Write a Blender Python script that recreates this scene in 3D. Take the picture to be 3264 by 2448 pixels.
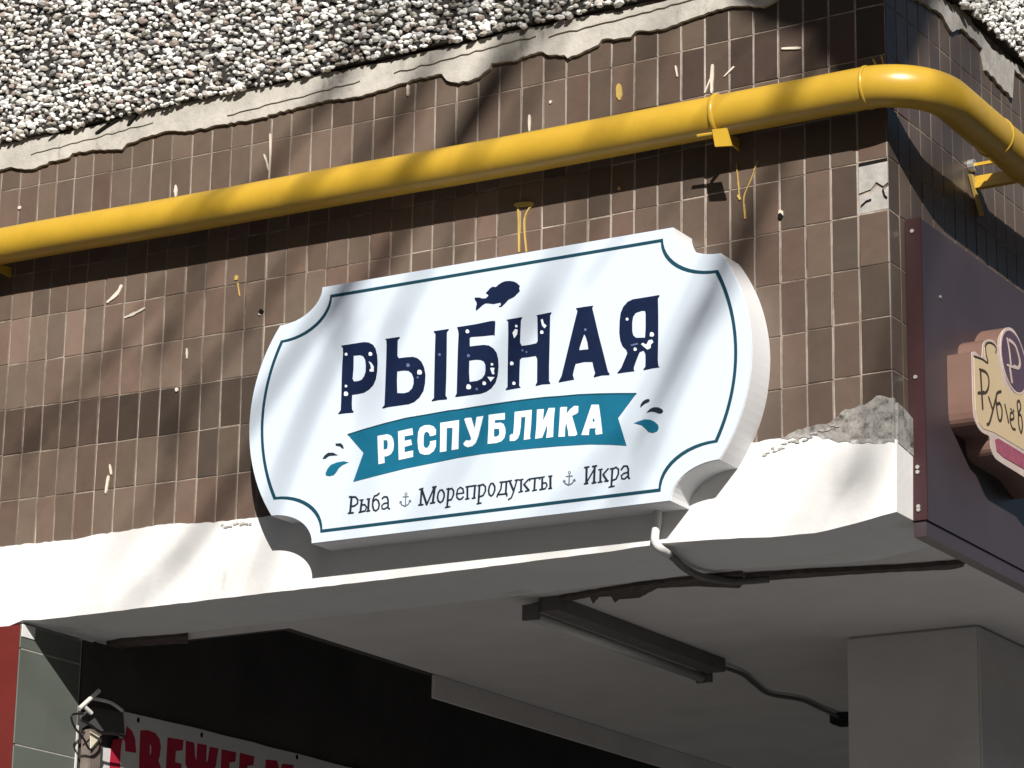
import bpy, bmesh, math, random
from mathutils import Vector, Matrix
from mathutils.geometry import tessellate_polygon

for _o in list(bpy.data.objects):
    bpy.data.objects.remove(_o)
SC = bpy.context.scene
COL = SC.collection
RND = random.Random(7)

# ------------------------------------------------------------------ camera
CAM = {"loc": [2.75065, -6.21957, 1.6], "right": [0.855975, 0.51678, 0.015663], "down": [-0.132772, 0.248994, -0.959361], "fwd": [-0.499679, 0.819109, 0.281746], "lens": 105.6531}
cd = bpy.data.cameras.new("camera"); cam = bpy.data.objects.new("camera", cd); COL.objects.link(cam)
_r, _u, _b = Vector(CAM["right"]), -Vector(CAM["down"]), -Vector(CAM["fwd"])
cam.matrix_world = Matrix(((_r.x, _u.x, _b.x, CAM["loc"][0]), (_r.y, _u.y, _b.y, CAM["loc"][1]), (_r.z, _u.z, _b.z, CAM["loc"][2]), (0, 0, 0, 1)))
cd.sensor_width = 36; cd.lens = CAM["lens"]; cd.clip_start = 0.05; cd.clip_end = 2000
SC.camera = cam

# ------------------------------------------------------------------ sky, sun, exposure
SUN = Vector((0.65, -1.0, 0.70)).normalized()          # direction towards the sun
EL = math.asin(SUN.z); AZ = math.atan2(SUN.x, SUN.y)
w = bpy.data.worlds.new("World"); SC.world = w; w.use_nodes = True
nt = w.node_tree; nt.nodes.clear()
sky = nt.nodes.new("ShaderNodeTexSky"); sky.sky_type = 'NISHITA'; sky.sun_disc = False
sky.sun_elevation = EL; sky.sun_rotation = AZ; sky.air_density = 1.0; sky.dust_density = 1.0
bg = nt.nodes.new("ShaderNodeBackground"); bg.inputs[1].default_value = 0.05
out = nt.nodes.new("ShaderNodeOutputWorld")
nt.links.new(sky.outputs[0], bg.inputs[0]); nt.links.new(bg.outputs[0], out.inputs[0])
sl = bpy.data.lights.new("sun", 'SUN'); sl.energy = 5.0; sl.angle = math.radians(0.53); sl.color = (1.0, 0.955, 0.885)
so = bpy.data.objects.new("sun", sl); COL.objects.link(so)
so.rotation_euler = SUN.to_track_quat('Z', 'Y').to_euler(); so.location = (8, -12, 12)
vs = SC.view_settings; vs.view_transform = 'Standard'; vs.look = 'None'; vs.gamma = 1; vs.exposure = 0.45
vs.use_curve_mapping = False

# ------------------------------------------------------------------ helpers
def nodes(name):
    m = bpy.data.materials.new(name); m.use_nodes = True
    n = m.node_tree; b = n.nodes["Principled BSDF"]
    return m, n, b

def mix_rgb(n, fac, a, b):
    x = n.nodes.new("ShaderNodeMix"); x.data_type = 'RGBA'
    for sock, v in ((x.inputs[0], fac), (x.inputs[6], a), (x.inputs[7], b)):
        if isinstance(v, bpy.types.NodeSocket): n.links.new(v, sock)
        else: sock.default_value = v if not isinstance(v, tuple) else (*v, 1) if len(v) == 3 else v
    return x.outputs[2]

def noise(n, scale, detail=4, rough=0.6, vec=None, stretch=None):
    t = n.nodes.new("ShaderNodeTexNoise"); t.inputs["Scale"].default_value = scale
    t.inputs["Detail"].default_value = detail; t.inputs["Roughness"].default_value = rough
    tc = n.nodes.new("ShaderNodeNewGeometry")
    src = tc.outputs["Position"]
    if stretch:
        mp = n.nodes.new("ShaderNodeMapping"); mp.inputs["Scale"].default_value = stretch
        n.links.new(src, mp.inputs[0]); src = mp.outputs[0]
    n.links.new(src, t.inputs["Vector"])
    return t.outputs["Fac"]

def ramp(n, fac, stops):
    r = n.nodes.new("ShaderNodeValToRGB"); e = r.color_ramp.elements
    e[0].position, e[0].color = stops[0][0], (*stops[0][1], 1)
    e[1].position, e[1].color = stops[1][0], (*stops[1][1], 1)
    for p, c in stops[2:]:
        k = e.new(p); k.color = (*c, 1)
    n.links.new(fac, r.inputs[0]); return r.outputs[0]

def bump(n, b, h, strength=0.3, dist=0.01):
    x = n.nodes.new("ShaderNodeBump"); x.inputs["Strength"].default_value = strength; x.inputs["Distance"].default_value = dist
    n.links.new(h, x.inputs["Height"]); n.links.new(x.outputs[0], b.inputs["Normal"])

def plain(name, col, rough=0.6, spec=0.4, var=0.12, scale=18, bmp=0.0, bscale=80, metal=0.0, dirt=None):
    m, n, b = nodes(name)
    f = noise(n, scale, 5, 0.65)
    lo = tuple(c * (1 - var) for c in col); hi = tuple(min(1, c * (1 + var)) for c in col)
    c = ramp(n, f, [(0.3, lo), (0.7, hi)])
    if dirt:
        d = noise(n, dirt[1], 6, 0.7, stretch=(1, 1, 0.35))
        dm = n.nodes.new("ShaderNodeMapRange"); dm.inputs[1].default_value = dirt[2]; dm.inputs[2].default_value = dirt[2] + 0.12
        n.links.new(d, dm.inputs[0])
        c = mix_rgb(n, dm.outputs[0], c, dirt[0])
    n.links.new(c, b.inputs["Base Color"])
    b.inputs["Roughness"].default_value = rough; b.inputs["Specular IOR Level"].default_value = spec; b.inputs["Metallic"].default_value = metal
    if bmp: bump(n, b, noise(n, bscale, 6, 0.65), bmp, 0.004)
    return m

def mesh_obj(name, verts, faces, mat, parent=None, smooth=False):
    me = bpy.data.meshes.new(name); me.from_pydata([tuple(v) for v in verts], [], faces); me.update()
    if mat: me.materials.append(mat)
    if smooth:
        for p in me.polygons: p.use_smooth = True
    o = bpy.data.objects.new(name, me); COL.objects.link(o)
    if parent: attach(o, parent)
    return o

def attach(o, p):
    o.parent = p
    if p.parent is None: o.location = Vector(o.location) - Vector(p.location)

def thing(name, base, label, cat, group=None):
    o = bpy.data.objects.new(name, None); COL.objects.link(o); o.location = base; o.empty_display_size = 0.1
    o["label"] = label; o["category"] = cat
    if group: o["group"] = group
    return o

def tag(o, label, cat, group=None):
    o["label"] = label; o["category"] = cat
    if group: o["group"] = group
    return o

def pt(axis, d, q):
    return (q[0], d, q[1]) if axis == 1 else (d, q[0], q[1]) if axis == 0 else (q[0], q[1], d)

class MB:
    def __init__(s): s.v = []; s.f = []
    def box(s, a, b):
        i = len(s.v); x0, y0, z0 = a; x1, y1, z1 = b
        s.v += [(x0, y0, z0), (x1, y0, z0), (x1, y1, z0), (x0, y1, z0), (x0, y0, z1), (x1, y0, z1), (x1, y1, z1), (x0, y1, z1)]
        s.f += [tuple(i + k for k in q) for q in ((0, 3, 2, 1), (4, 5, 6, 7), (0, 1, 5, 4), (1, 2, 6, 5), (2, 3, 7, 6), (3, 0, 4, 7))]
        return s
    def prism(s, axis, d0, d1, outer, holes=()):
        """flat shape in a plane, front face at d1, side walls back to d0"""
        loops = [outer] + list(holes)
        tris = tessellate_polygon([[Vector((q[0], q[1], 0)) for q in l] for l in loops])
        flat = [q for l in loops for q in l]; i = len(s.v); m = len(flat)
        s.v += [pt(axis, d1, q) for q in flat] + [pt(axis, d0, q) for q in flat]
        for t in tris:
            s.f.append(tuple(i + k for k in t)); s.f.append(tuple(i + m + k for k in reversed(t)))
        k = 0
        for l in loops:
            n = len(l)
            for j in range(n):
                a, b = k + j, k + (j + 1) % n
                s.f.append((i + a, i + b, i + m + b, i + m + a))
            k += n
        return s
    def stroke(s, axis, d0, d1, w, pts, taper=False):
        """a brush stroke of width w with blunt ends"""
        n = len(pts); L = []; R_ = []
        P2 = [Vector(p) for p in pts]
        closed = (P2[0] - P2[-1]).length < 1e-6 and n > 3
        for i, p in enumerate(P2):
            if closed:
                a = P2[i - 1] if i > 0 else P2[-2]; b = P2[i + 1] if i < n - 1 else P2[1]
            else:
                a = P2[max(0, i - 1)]; b = P2[min(n - 1, i + 1)]
            t = (b - a)
            t = t.normalized() if t.length > 1e-9 else Vector((0, 1))
            nn = Vector((-t.y, t.x)); h = w / 2
            if taper: h *= (0.50 + 0.5 * math.sin(math.pi * (0.15 + 0.7 * i / max(1, n - 1)))) * RND.uniform(.68, 1.18)
            L.append(p + nn * h); R_.append(p - nn * h)
        if not closed and w > 0:
            t0 = (P2[0] - P2[1]).normalized() * w * 0.3; t1 = (P2[-1] - P2[-2]).normalized() * w * 0.3
            L.insert(0, P2[0] + t0 + (L[0] - P2[0]) * 0.5); R_.insert(0, P2[0] + t0 + (R_[0] - P2[0]) * 0.5)
            L.append(P2[-1] + t1 + (L[-1] - P2[-1]) * 0.5); R_.append(P2[-1] + t1 + (R_[-1] - P2[-1]) * 0.5)
        m = len(L); i = len(s.v)
        for q in L: s.v.append(pt(axis, d1, q))
        for q in R_: s.v.append(pt(axis, d1, q))
        for q in L: s.v.append(pt(axis, d0, q))
        for q in R_: s.v.append(pt(axis, d0, q))
        for j in range(m - 1):
            s.f.append((i + j, i + j + 1, i + m + j + 1, i + m + j))
            s.f.append((i + j, i + 2 * m + j, i + 2 * m + j + 1, i + j + 1))
            s.f.append((i + m + j, i + m + j + 1, i + 3 * m + j + 1, i + 3 * m + j))
        s.f.append((i, i + m, i + 3 * m, i + 2 * m)); s.f.append((i + m - 1, i + 3 * m - 1, i + 4 * m - 1, i + 2 * m - 1))
        return s
    def tube(s, pts, rad, seg=12, cap=True):
        P3 = [Vector(p) for p in pts]; n = len(P3)
        rad = rad if isinstance(rad, (list, tuple)) else [rad] * n
        ref = None; i = len(s.v)
        for k, p in enumerate(P3):
            t = (P3[min(n - 1, k + 1)] - P3[max(0, k - 1)]).normalized()
            if ref is None:
                ref = Vector((0, 0, 1)) if abs(t.z) < 0.9 else Vector((1, 0, 0))
            x = (ref - t * ref.dot(t)).normalized(); y = t.cross(x); ref = x
            for j in range(seg):
                a = 2 * math.pi * j / seg
                s.v.append(tuple(p + (x * math.cos(a) + y * math.sin(a)) * rad[k]))
        for k in range(n - 1):
            for j in range(seg):
                a = i + k * seg + j; b = i + k * seg + (j + 1) % seg
                s.f.append((a, b, b + seg, a + seg))
        if cap:
            s.f.append(tuple(i + j for j in reversed(range(seg)))); s.f.append(tuple(i + (n - 1) * seg + j for j in range(seg)))
        return s
    def obj(s, name, mat, parent=None, smooth=False):
        o = mesh_obj(name, s.v, s.f, mat, parent, smooth)
        bm = bmesh.new(); bm.from_mesh(o.data); bmesh.ops.recalc_face_normals(bm, faces=bm.faces[:]); bm.to_mesh(o.data); bm.free()
        return o

def bevel(o, w=0.003, seg=2, ang=40):
    bm = bmesh.new(); bm.from_mesh(o.data)
    bmesh.ops.remove_doubles(bm, verts=bm.verts[:], dist=1e-6)
    es = [e for e in bm.edges if len(e.link_faces) == 2 and e.calc_face_angle(0) > math.radians(ang)]
    bmesh.ops.bevel(bm, geom=es, offset=w, segments=seg, affect='EDGES', clamp_overlap=True)
    bm.to_mesh(o.data); bm.free(); return o

def ragged(pts, step, amp, seed):
    r = random.Random(seed); o = []
    for a, b in zip(pts, pts[1:]):
        n = max(1, int(math.dist(a, b) / step))
        for k in range(n):
            t = k / n
            o.append((a[0] + (b[0] - a[0]) * t, a[1] + (b[1] - a[1]) * t + (r.uniform(-amp, amp) if k else 0)))
    o.append(pts[-1]); return o

def smooth_path(pts, n=6):
    P = [Vector(p) for p in pts]; o = []
    for i in range(len(P) - 1):
        a = P[max(0, i - 1)]; b = P[i]; c = P[i + 1]; d = P[min(len(P) - 1, i + 2)]
        for k in range(n):
            t = k / n
            o.append(0.5 * ((2 * b) + (c - a) * t + (2 * a - 5 * b + 4 * c - d) * t * t + (3 * b - a - 3 * c + d) * t ** 3))
    o.append(P[-1]); return o

# ------------------------------------------------------------------ measurements of the place (metres)
COLS = [-2.7864, -2.7142, -2.6435, -2.5776, -2.5123, -2.4456, -2.3771, -2.3072, -2.2362, -2.1663, -2.0965, -2.0279, -1.9598, -1.8917, -1.8258, -1.7594, -1.6918, -1.6259, -1.5567,
-1.4892, -1.4239, -1.3581, -1.2933, -1.2269, -1.1601, -1.0948, -1.0275, -0.9618, -0.8936, -0.8255, -0.759, -0.692, -0.6256, -0.5583, -0.4914, -0.4229, -0.3554, -0.2872, -0.2196,
-0.1503, -0.0793, -0.0067]
STRIP_TOP = [[-2.8013, 4.7033], [-2.7757, 4.7038], [-2.7115, 4.6999], [-2.6931, 4.707], [-2.5915, 4.6986], [-2.5282, 4.6868], [-2.5197, 4.6983], [-2.4483, 4.6953], [-2.3387,
4.7057], [-2.2724, 4.7111], [-2.1817, 4.7014], [-2.1225, 4.708], [-2.0454, 4.7033], [-2.0051, 4.7158], [-1.9585, 4.7194], [-1.8592, 4.7], [-1.7734, 4.6982], [-1.6999, 4.7012],
[-1.61, 4.6984], [-1.5884, 4.6867], [-1.5555, 4.6974], [-1.4016, 4.6888], [-1.3693, 4.697], [-1.2403, 4.6904], [-1.1767, 4.692], [-1.1032, 4.6987], [-1.0096, 4.701], [-0.9322,
4.6898], [-0.917, 4.7009], [-0.745, 4.6887], [-0.6309, 4.6881], [-0.572, 4.6896]]
STRIP_BOT = [[-2.7946, 4.623], [-2.7566, 4.6267], [-2.6661, 4.6053], [-2.61, 4.6108], [-2.6042, 4.6175], [-2.5293, 4.617], [-2.5177, 4.6278], [-2.4557, 4.6242], [-2.3382, 4.6053],
[-2.321, 4.6201], [-2.249, 4.6272], [-2.1775, 4.6318], [-2.1173, 4.618], [-2.0348, 4.6152], [-1.9822, 4.6154], [-1.8377, 4.6082], [-1.8323, 4.6147], [-1.7132, 4.6168], [-1.6293,
4.6205], [-1.5856, 4.6121], [-1.4864, 4.6125], [-1.4212, 4.6193], [-1.351, 4.6251], [-1.2706, 4.6237], [-1.254, 4.6011], [-1.2165, 4.5865], [-1.1534, 4.5909], [-1.1223, 4.6088],
[-1.1174, 4.6222], [-1.0495, 4.6158], [-0.998, 4.6245], [-0.962, 4.6244], [-0.9465, 4.6117], [-0.8953, 4.6014], [-0.8851, 4.5899], [-0.7945, 4.6093], [-0.7845, 4.6214], [-0.6997,
4.6111], [-0.6849, 4.6244], [-0.6111, 4.6138], [-0.5663, 4.6185], [-0.5032, 4.6286], [-0.4262, 4.6355], [-0.3644, 4.627], [-0.3266, 4.6145], [-0.2983, 4.6222], [-0.2841, 4.6284]]
BAND_TOP = [[-2.7016, 3.4963], [-2.5795, 3.4927], [-2.4471, 3.4879], [-2.3881, 3.4909], [-2.3646, 3.4931], [-2.2476, 3.492], [-2.1668, 3.4947], [-2.1096, 3.4954], [-2.0466,
3.4883], [-1.917, 3.4806], [-1.8283, 3.4798], [-0.3662, 3.498], [-0.2984, 3.4998], [-0.2, 3.5039], [-0.1646, 3.5035], [-0.1382, 3.4959], [-0.121, 3.4729], [-0.0948, 3.4717],
[-0.0513, 3.4702], [0.009, 3.4584]]
BAND_BOT = [[-2.6827, 3.2682], [-2.6462, 3.2671], [-2.5989, 3.2793], [-2.5384, 3.2735], [-2.0963, 3.2729], [-1.8522, 3.2726], [-1.5033, 3.271], [-1.2676, 3.2711], [-0.725, 3.2741],
[-0.6077, 3.2783], [-0.4922, 3.273], [-0.4012, 3.2682], [-0.3232, 3.2612], [-0.2035, 3.2583], [-0.1028, 3.2695], [0.0051, 3.2856]]
LETTERS = [{"o":[[-1.5021, 3.8802], [-1.468, 3.8799], [-1.432, 3.8795], [-1.416, 3.8763], [-1.4028, 3.8683], [-1.3945, 3.8567], [-1.3889, 3.8387], [-1.3868, 3.8177], [-1.3874,
3.7937], [-1.3907, 3.7735], [-1.3981, 3.7591], [-1.4096, 3.7496], [-1.4252, 3.7431], [-1.443, 3.7421], [-1.4629, 3.7423], [-1.4628, 3.7182], [-1.4615, 3.7026], [-1.4563, 3.6968],
[-1.4568, 3.6942], [-1.4811, 3.6958], [-1.5041, 3.6962], [-1.5032, 3.6987], [-1.4964, 3.7055], [-1.4961, 3.7485], [-1.4967, 3.7918], [-1.4965, 3.8264], [-1.4952, 3.8574], [-1.4962,
3.8732]], "h":[[[-1.4618, 3.8474], [-1.4408, 3.8461], [-1.4317, 3.8414], [-1.4254, 3.8318], [-1.4228, 3.8159], [-1.4228, 3.7987], [-1.4268, 3.7872], [-1.4344, 3.7788], [-1.4443,
3.7767], [-1.4582, 3.7774], [-1.4629, 3.7853], [-1.4611, 3.8127]]], "s":[[[-1.4804, 3.8536], [-1.4812, 3.8505], [-1.4845, 3.8503], [-1.4885, 3.8515], [-1.4892, 3.8548], [-1.4883,
3.8581], [-1.4848, 3.8585], [-1.4818, 3.8564]], [[-1.4033, 3.8433], [-1.4044, 3.8394], [-1.4088, 3.839], [-1.4139, 3.8406], [-1.4148, 3.845], [-1.4136, 3.8493], [-1.4091, 3.8497],
[-1.4051, 3.847]], [[-1.4142, 3.825], [-1.4061, 3.8204], [-1.3978, 3.8089], [-1.3973, 3.7951], [-1.4093, 3.7968], [-1.4104, 3.8021], [-1.4056, 3.8049], [-1.4079, 3.8138]],
[[-1.4781, 3.7676], [-1.4788, 3.765], [-1.4817, 3.7647], [-1.4852, 3.7657], [-1.4858, 3.7687], [-1.485, 3.7715], [-1.482, 3.7719], [-1.4793, 3.77]], [[-1.4746, 3.7464], [-1.4758,
3.7419], [-1.4808, 3.7415], [-1.4868, 3.7432], [-1.4879, 3.7483], [-1.4865, 3.7532], [-1.4813, 3.7538], [-1.4766, 3.7507]]], "d":[]}, {"o":[[-1.3655, 3.8784], [-1.3212, 3.8774],
[-1.3201, 3.8743], [-1.3268, 3.8693], [-1.3265, 3.828], [-1.3223, 3.8205], [-1.2978, 3.8196], [-1.2783, 3.818], [-1.2645, 3.8122], [-1.2525, 3.8011], [-1.2443, 3.7855], [-1.2395,
3.7661], [-1.2402, 3.7424], [-1.2444, 3.7226], [-1.2556, 3.7072], [-1.2708, 3.6974], [-1.2882, 3.6938], [-1.3233, 3.6943], [-1.3506, 3.6946], [-1.3653, 3.6928], [-1.3683, 3.6952],
[-1.3616, 3.7012], [-1.3609, 3.7386], [-1.3602, 3.807], [-1.3603, 3.8587], [-1.3615, 3.8744]], "h":[[[-1.3256, 3.7859], [-1.3066, 3.7857], [-1.2909, 3.7827], [-1.2809, 3.7744],
[-1.275, 3.7608], [-1.2746, 3.7455], [-1.2787, 3.7341], [-1.2892, 3.7262], [-1.3027, 3.7247], [-1.3237, 3.7281], [-1.3257, 3.7594]]], "s":[[[-1.2496, 3.7726], [-1.251, 3.7676],
[-1.2564, 3.7672], [-1.2628, 3.7691], [-1.2639, 3.7746], [-1.2624, 3.78], [-1.2568, 3.7806], [-1.2518, 3.7772]]], "d":[[[-1.287, 3.7966], [-1.288, 3.7928], [-1.2921, 3.7925],
[-1.2971, 3.794], [-1.2979, 3.7982], [-1.2968, 3.8023], [-1.2925, 3.8028], [-1.2886, 3.8002]], [[-1.259, 3.7603], [-1.2596, 3.7582], [-1.2619, 3.758], [-1.2647, 3.7588], [-1.2651,
3.7612], [-1.2645, 3.7635], [-1.2621, 3.7637], [-1.26, 3.7623]]]}, {"o":[[-1.2178, 3.8772], [-1.1926, 3.8769], [-1.1724, 3.8765], [-1.1723, 3.8739], [-1.1779, 3.8679], [-1.1771,
3.815], [-1.1767, 3.7471], [-1.1775, 3.7017], [-1.1725, 3.6942], [-1.1734, 3.691], [-1.1974, 3.6926], [-1.2175, 3.6916], [-1.2186, 3.6941], [-1.212, 3.6996], [-1.2124, 3.7521],
[-1.2124, 3.8201], [-1.2121, 3.8696], [-1.2157, 3.8735]], "h":[], "s":[], "d":[[[-1.1937, 3.8114], [-1.1945, 3.8086], [-1.1976, 3.8083], [-1.2012, 3.8094], [-1.2018, 3.8126],
[-1.201, 3.8157], [-1.1978, 3.816], [-1.1949, 3.8141]]]}, {"o":[[-1.1475, 3.8775], [-1.093, 3.877], [-1.0474, 3.8787], [-1.036, 3.8775], [-1.0341, 3.8733], [-1.0356, 3.8372],
[-1.0381, 3.8409], [-1.0732, 3.8427], [-1.1037, 3.8455], [-1.109, 3.8437], [-1.1085, 3.8208], [-1.0841, 3.8198], [-1.067, 3.819], [-1.0518, 3.8151], [-1.0383, 3.8055], [-1.0286,
3.7924], [-1.0236, 3.7748], [-1.0222, 3.7545], [-1.0246, 3.7314], [-1.0308, 3.7139], [-1.0419, 3.702], [-1.0568, 3.6949], [-1.0737, 3.6922], [-1.1097, 3.6929], [-1.1459, 3.6936],
[-1.1488, 3.6949], [-1.1442, 3.7026], [-1.144, 3.7582], [-1.1434, 3.8259], [-1.1423, 3.8597], [-1.1445, 3.8702]], "h":[[[-1.109, 3.7837], [-1.0909, 3.7836], [-1.0757, 3.7809],
[-1.0661, 3.7759], [-1.0611, 3.7667], [-1.0603, 3.7515], [-1.0625, 3.7401], [-1.0708, 3.7311], [-1.0839, 3.7271], [-1.1067, 3.7277], [-1.1092, 3.7533]]], "s":[[[-1.1103, 3.8606],
[-1.1114, 3.8568], [-1.1154, 3.8565], [-1.1202, 3.858], [-1.121, 3.8622], [-1.1199, 3.8663], [-1.1157, 3.8667], [-1.1119, 3.8641]], [[-1.0373, 3.7634], [-1.0381, 3.7608], [-1.0408,
3.7606], [-1.0441, 3.7615], [-1.0446, 3.7644], [-1.0438, 3.7672], [-1.041, 3.7675], [-1.0384, 3.7657]], [[-1.0449, 3.756], [-1.0335, 3.7536], [-1.0352, 3.7446], [-1.0332, 3.7376],
[-1.0398, 3.7377], [-1.0457, 3.7528]], [[-1.0538, 3.733], [-1.0327, 3.7295], [-1.0441, 3.7191]], [[-1.0574, 3.7167], [-1.0585, 3.713], [-1.0624, 3.7126], [-1.0672, 3.714], [-1.068,
3.7182], [-1.0668, 3.7222], [-1.0627, 3.7227], [-1.059, 3.7202]], [[-1.1015, 3.7136], [-1.1029, 3.7087], [-1.1082, 3.7082], [-1.1144, 3.7101], [-1.1155, 3.7155], [-1.114, 3.7208],
[-1.1085, 3.7214], [-1.1036, 3.7181]]], "d":[[[-1.1069, 3.796], [-1.1078, 3.793], [-1.1111, 3.7927], [-1.115, 3.7939], [-1.1156, 3.7973], [-1.1147, 3.8006], [-1.1113, 3.801],
[-1.1082, 3.7989]], [[-1.0809, 3.7049], [-1.0816, 3.7023], [-1.0843, 3.7021], [-1.0876, 3.703], [-1.0881, 3.7059], [-1.0874, 3.7087], [-1.0845, 3.709], [-1.0819, 3.7072]]]},
{"o":[[-1.0011, 3.8751], [-0.9588, 3.8755], [-0.9547, 3.8748], [-0.959, 3.8671], [-0.9603, 3.8328], [-0.9605, 3.8093], [-0.9556, 3.8002], [-0.9333, 3.7995], [-0.9128, 3.8007],
[-0.9092, 3.806], [-0.9103, 3.8421], [-0.9111, 3.8691], [-0.9136, 3.8737], [-0.8713, 3.8751], [-0.8704, 3.8733], [-0.8745, 3.8669], [-0.8749, 3.8035], [-0.8758, 3.7371], [-0.8753,
3.6973], [-0.871, 3.6917], [-0.8724, 3.6899], [-0.8945, 3.6917], [-0.913, 3.6901], [-0.9136, 3.6926], [-0.9094, 3.6987], [-0.9097, 3.7419], [-0.91, 3.7602], [-0.9142, 3.7683],
[-0.9365, 3.7682], [-0.9551, 3.7692], [-0.9602, 3.7641], [-0.961, 3.7325], [-0.9613, 3.6976], [-0.9566, 3.6919], [-0.978, 3.6916], [-0.9994, 3.6912], [-1.0004, 3.6938], [-0.9949,
3.6989], [-0.9953, 3.7708], [-0.9953, 3.838], [-0.9963, 3.8701]], "h":[], "s":[[[-0.968, 3.8533], [-0.9688, 3.8507], [-0.9715, 3.8505], [-0.9747, 3.8515], [-0.9752, 3.8543],
[-0.9745, 3.8571], [-0.9716, 3.8574], [-0.9691, 3.8557]], [[-0.9825, 3.8378], [-0.9752, 3.8468], [-0.9676, 3.844], [-0.9693, 3.8308], [-0.9776, 3.8227]], [[-0.9008, 3.86],
[-0.8952, 3.8608], [-0.8922, 3.8495], [-0.8834, 3.8415], [-0.8893, 3.836], [-0.8968, 3.8435]], [[-0.8924, 3.8261], [-0.8934, 3.8226], [-0.897, 3.8223], [-0.9014, 3.8236], [-0.9021,
3.8275], [-0.901, 3.8313], [-0.8972, 3.8317], [-0.8938, 3.8293]], [[-0.9778, 3.7574], [-0.9789, 3.7537], [-0.9828, 3.7533], [-0.9876, 3.7548], [-0.9883, 3.7589], [-0.9872, 3.7629],
[-0.983, 3.7634], [-0.9794, 3.7608]], [[-0.9714, 3.7048], [-0.9723, 3.7016], [-0.9757, 3.7012], [-0.9798, 3.7025], [-0.9805, 3.7061], [-0.9795, 3.7096], [-0.9759, 3.71], [-0.9727,
3.7078]]], "d":[[[-0.9498, 3.7873], [-0.9504, 3.7852], [-0.9526, 3.7851], [-0.9552, 3.7859], [-0.9556, 3.7882], [-0.955, 3.7904], [-0.9527, 3.7907], [-0.9506, 3.7893]], [[-0.9383,
3.7813], [-0.9388, 3.7795], [-0.9408, 3.7793], [-0.9431, 3.78], [-0.9435, 3.7821], [-0.9429, 3.7841], [-0.9408, 3.7843], [-0.939, 3.783]]]}, {"o":[[-0.8005, 3.8749], [-0.7758,
3.8748], [-0.7512, 3.874], [-0.7542, 3.8679], [-0.7463, 3.8384], [-0.735, 3.7937], [-0.7238, 3.7542], [-0.7127, 3.7132], [-0.7086, 3.6987], [-0.7044, 3.6932], [-0.7044, 3.6891],
[-0.7251, 3.6912], [-0.7477, 3.6894], [-0.7482, 3.6919], [-0.7441, 3.6996], [-0.7488, 3.715], [-0.7522, 3.7295], [-0.7744, 3.7326], [-0.7998, 3.7313], [-0.8042, 3.7179], [-0.8077,
3.7036], [-0.8036, 3.6915], [-0.8231, 3.6909], [-0.8478, 3.6902], [-0.8469, 3.6934], [-0.8397, 3.7047], [-0.831, 3.7366], [-0.8205, 3.7764], [-0.8082, 3.8228], [-0.7985, 3.858],
[-0.7959, 3.8675]], "h":[[[-0.776, 3.8047], [-0.7714, 3.7958], [-0.7667, 3.7818], [-0.7641, 3.7633], [-0.7765, 3.7643], [-0.7893, 3.7645], [-0.7897, 3.7687], [-0.784, 3.786]]],
"s":[], "d":[[[-0.7691, 3.8145], [-0.7698, 3.812], [-0.7724, 3.8117], [-0.7756, 3.8127], [-0.7761, 3.8155], [-0.7753, 3.8183], [-0.7725, 3.8186], [-0.7701, 3.8168]]]},
{"o":[[-0.5651, 3.871], [-0.5704, 3.8644], [-0.5694, 3.8232], [-0.5693, 3.766], [-0.5704, 3.7092], [-0.5691, 3.6944], [-0.5656, 3.6891], [-0.5859, 3.6895], [-0.6089, 3.6879],
[-0.6098, 3.6904], [-0.6045, 3.6962], [-0.604, 3.714], [-0.6046, 3.7288], [-0.6091, 3.7376], [-0.6197, 3.7359], [-0.6233, 3.7298], [-0.6303, 3.7145], [-0.6365, 3.6991], [-0.6365,
3.6942], [-0.6347, 3.6891], [-0.6569, 3.6898], [-0.6811, 3.6899], [-0.682, 3.6917], [-0.6713, 3.7024], [-0.6625, 3.7208], [-0.6545, 3.7376], [-0.6573, 3.7462], [-0.6681, 3.7576],
[-0.6745, 3.7733], [-0.6773, 3.7934], [-0.6766, 3.823], [-0.674, 3.8424], [-0.6669, 3.8578], [-0.6544, 3.8691], [-0.64, 3.8732], [-0.6132, 3.873], [-0.5882, 3.8729], [-0.5677,
3.873]], "h":[[[-0.6059, 3.8386], [-0.6148, 3.84], [-0.6309, 3.8375], [-0.6389, 3.8288], [-0.6415, 3.8144], [-0.6414, 3.793], [-0.6387, 3.7812], [-0.6306, 3.7734], [-0.6056,
3.7701], [-0.604, 3.7957], [-0.6041, 3.8318]]], "s":[[[-0.6514, 3.8238], [-0.6522, 3.8211], [-0.655, 3.8208], [-0.6584, 3.8219], [-0.6589, 3.8249], [-0.658, 3.8279], [-0.655,
3.8282], [-0.6524, 3.8263]], [[-0.5804, 3.7742], [-0.5817, 3.7699], [-0.5861, 3.7695], [-0.5914, 3.7711], [-0.5921, 3.7759], [-0.5908, 3.7806], [-0.5861, 3.7811], [-0.5821,
3.7782]], [[-0.6163, 3.7549], [-0.6109, 3.7574], [-0.602, 3.7512], [-0.595, 3.7616], [-0.5861, 3.762], [-0.5822, 3.7549], [-0.5896, 3.7494], [-0.5896, 3.7413], [-0.5984, 3.7385],
[-0.6091, 3.7474]], [[-0.628, 3.7436], [-0.6289, 3.7404], [-0.6322, 3.7401], [-0.6361, 3.7413], [-0.6367, 3.7448], [-0.6357, 3.7483], [-0.6323, 3.7487], [-0.6293, 3.7465]]],
"d":[[[-0.6457, 3.7576], [-0.6261, 3.7596], [-0.6243, 3.7553], [-0.643, 3.7539]]]}]
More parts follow.
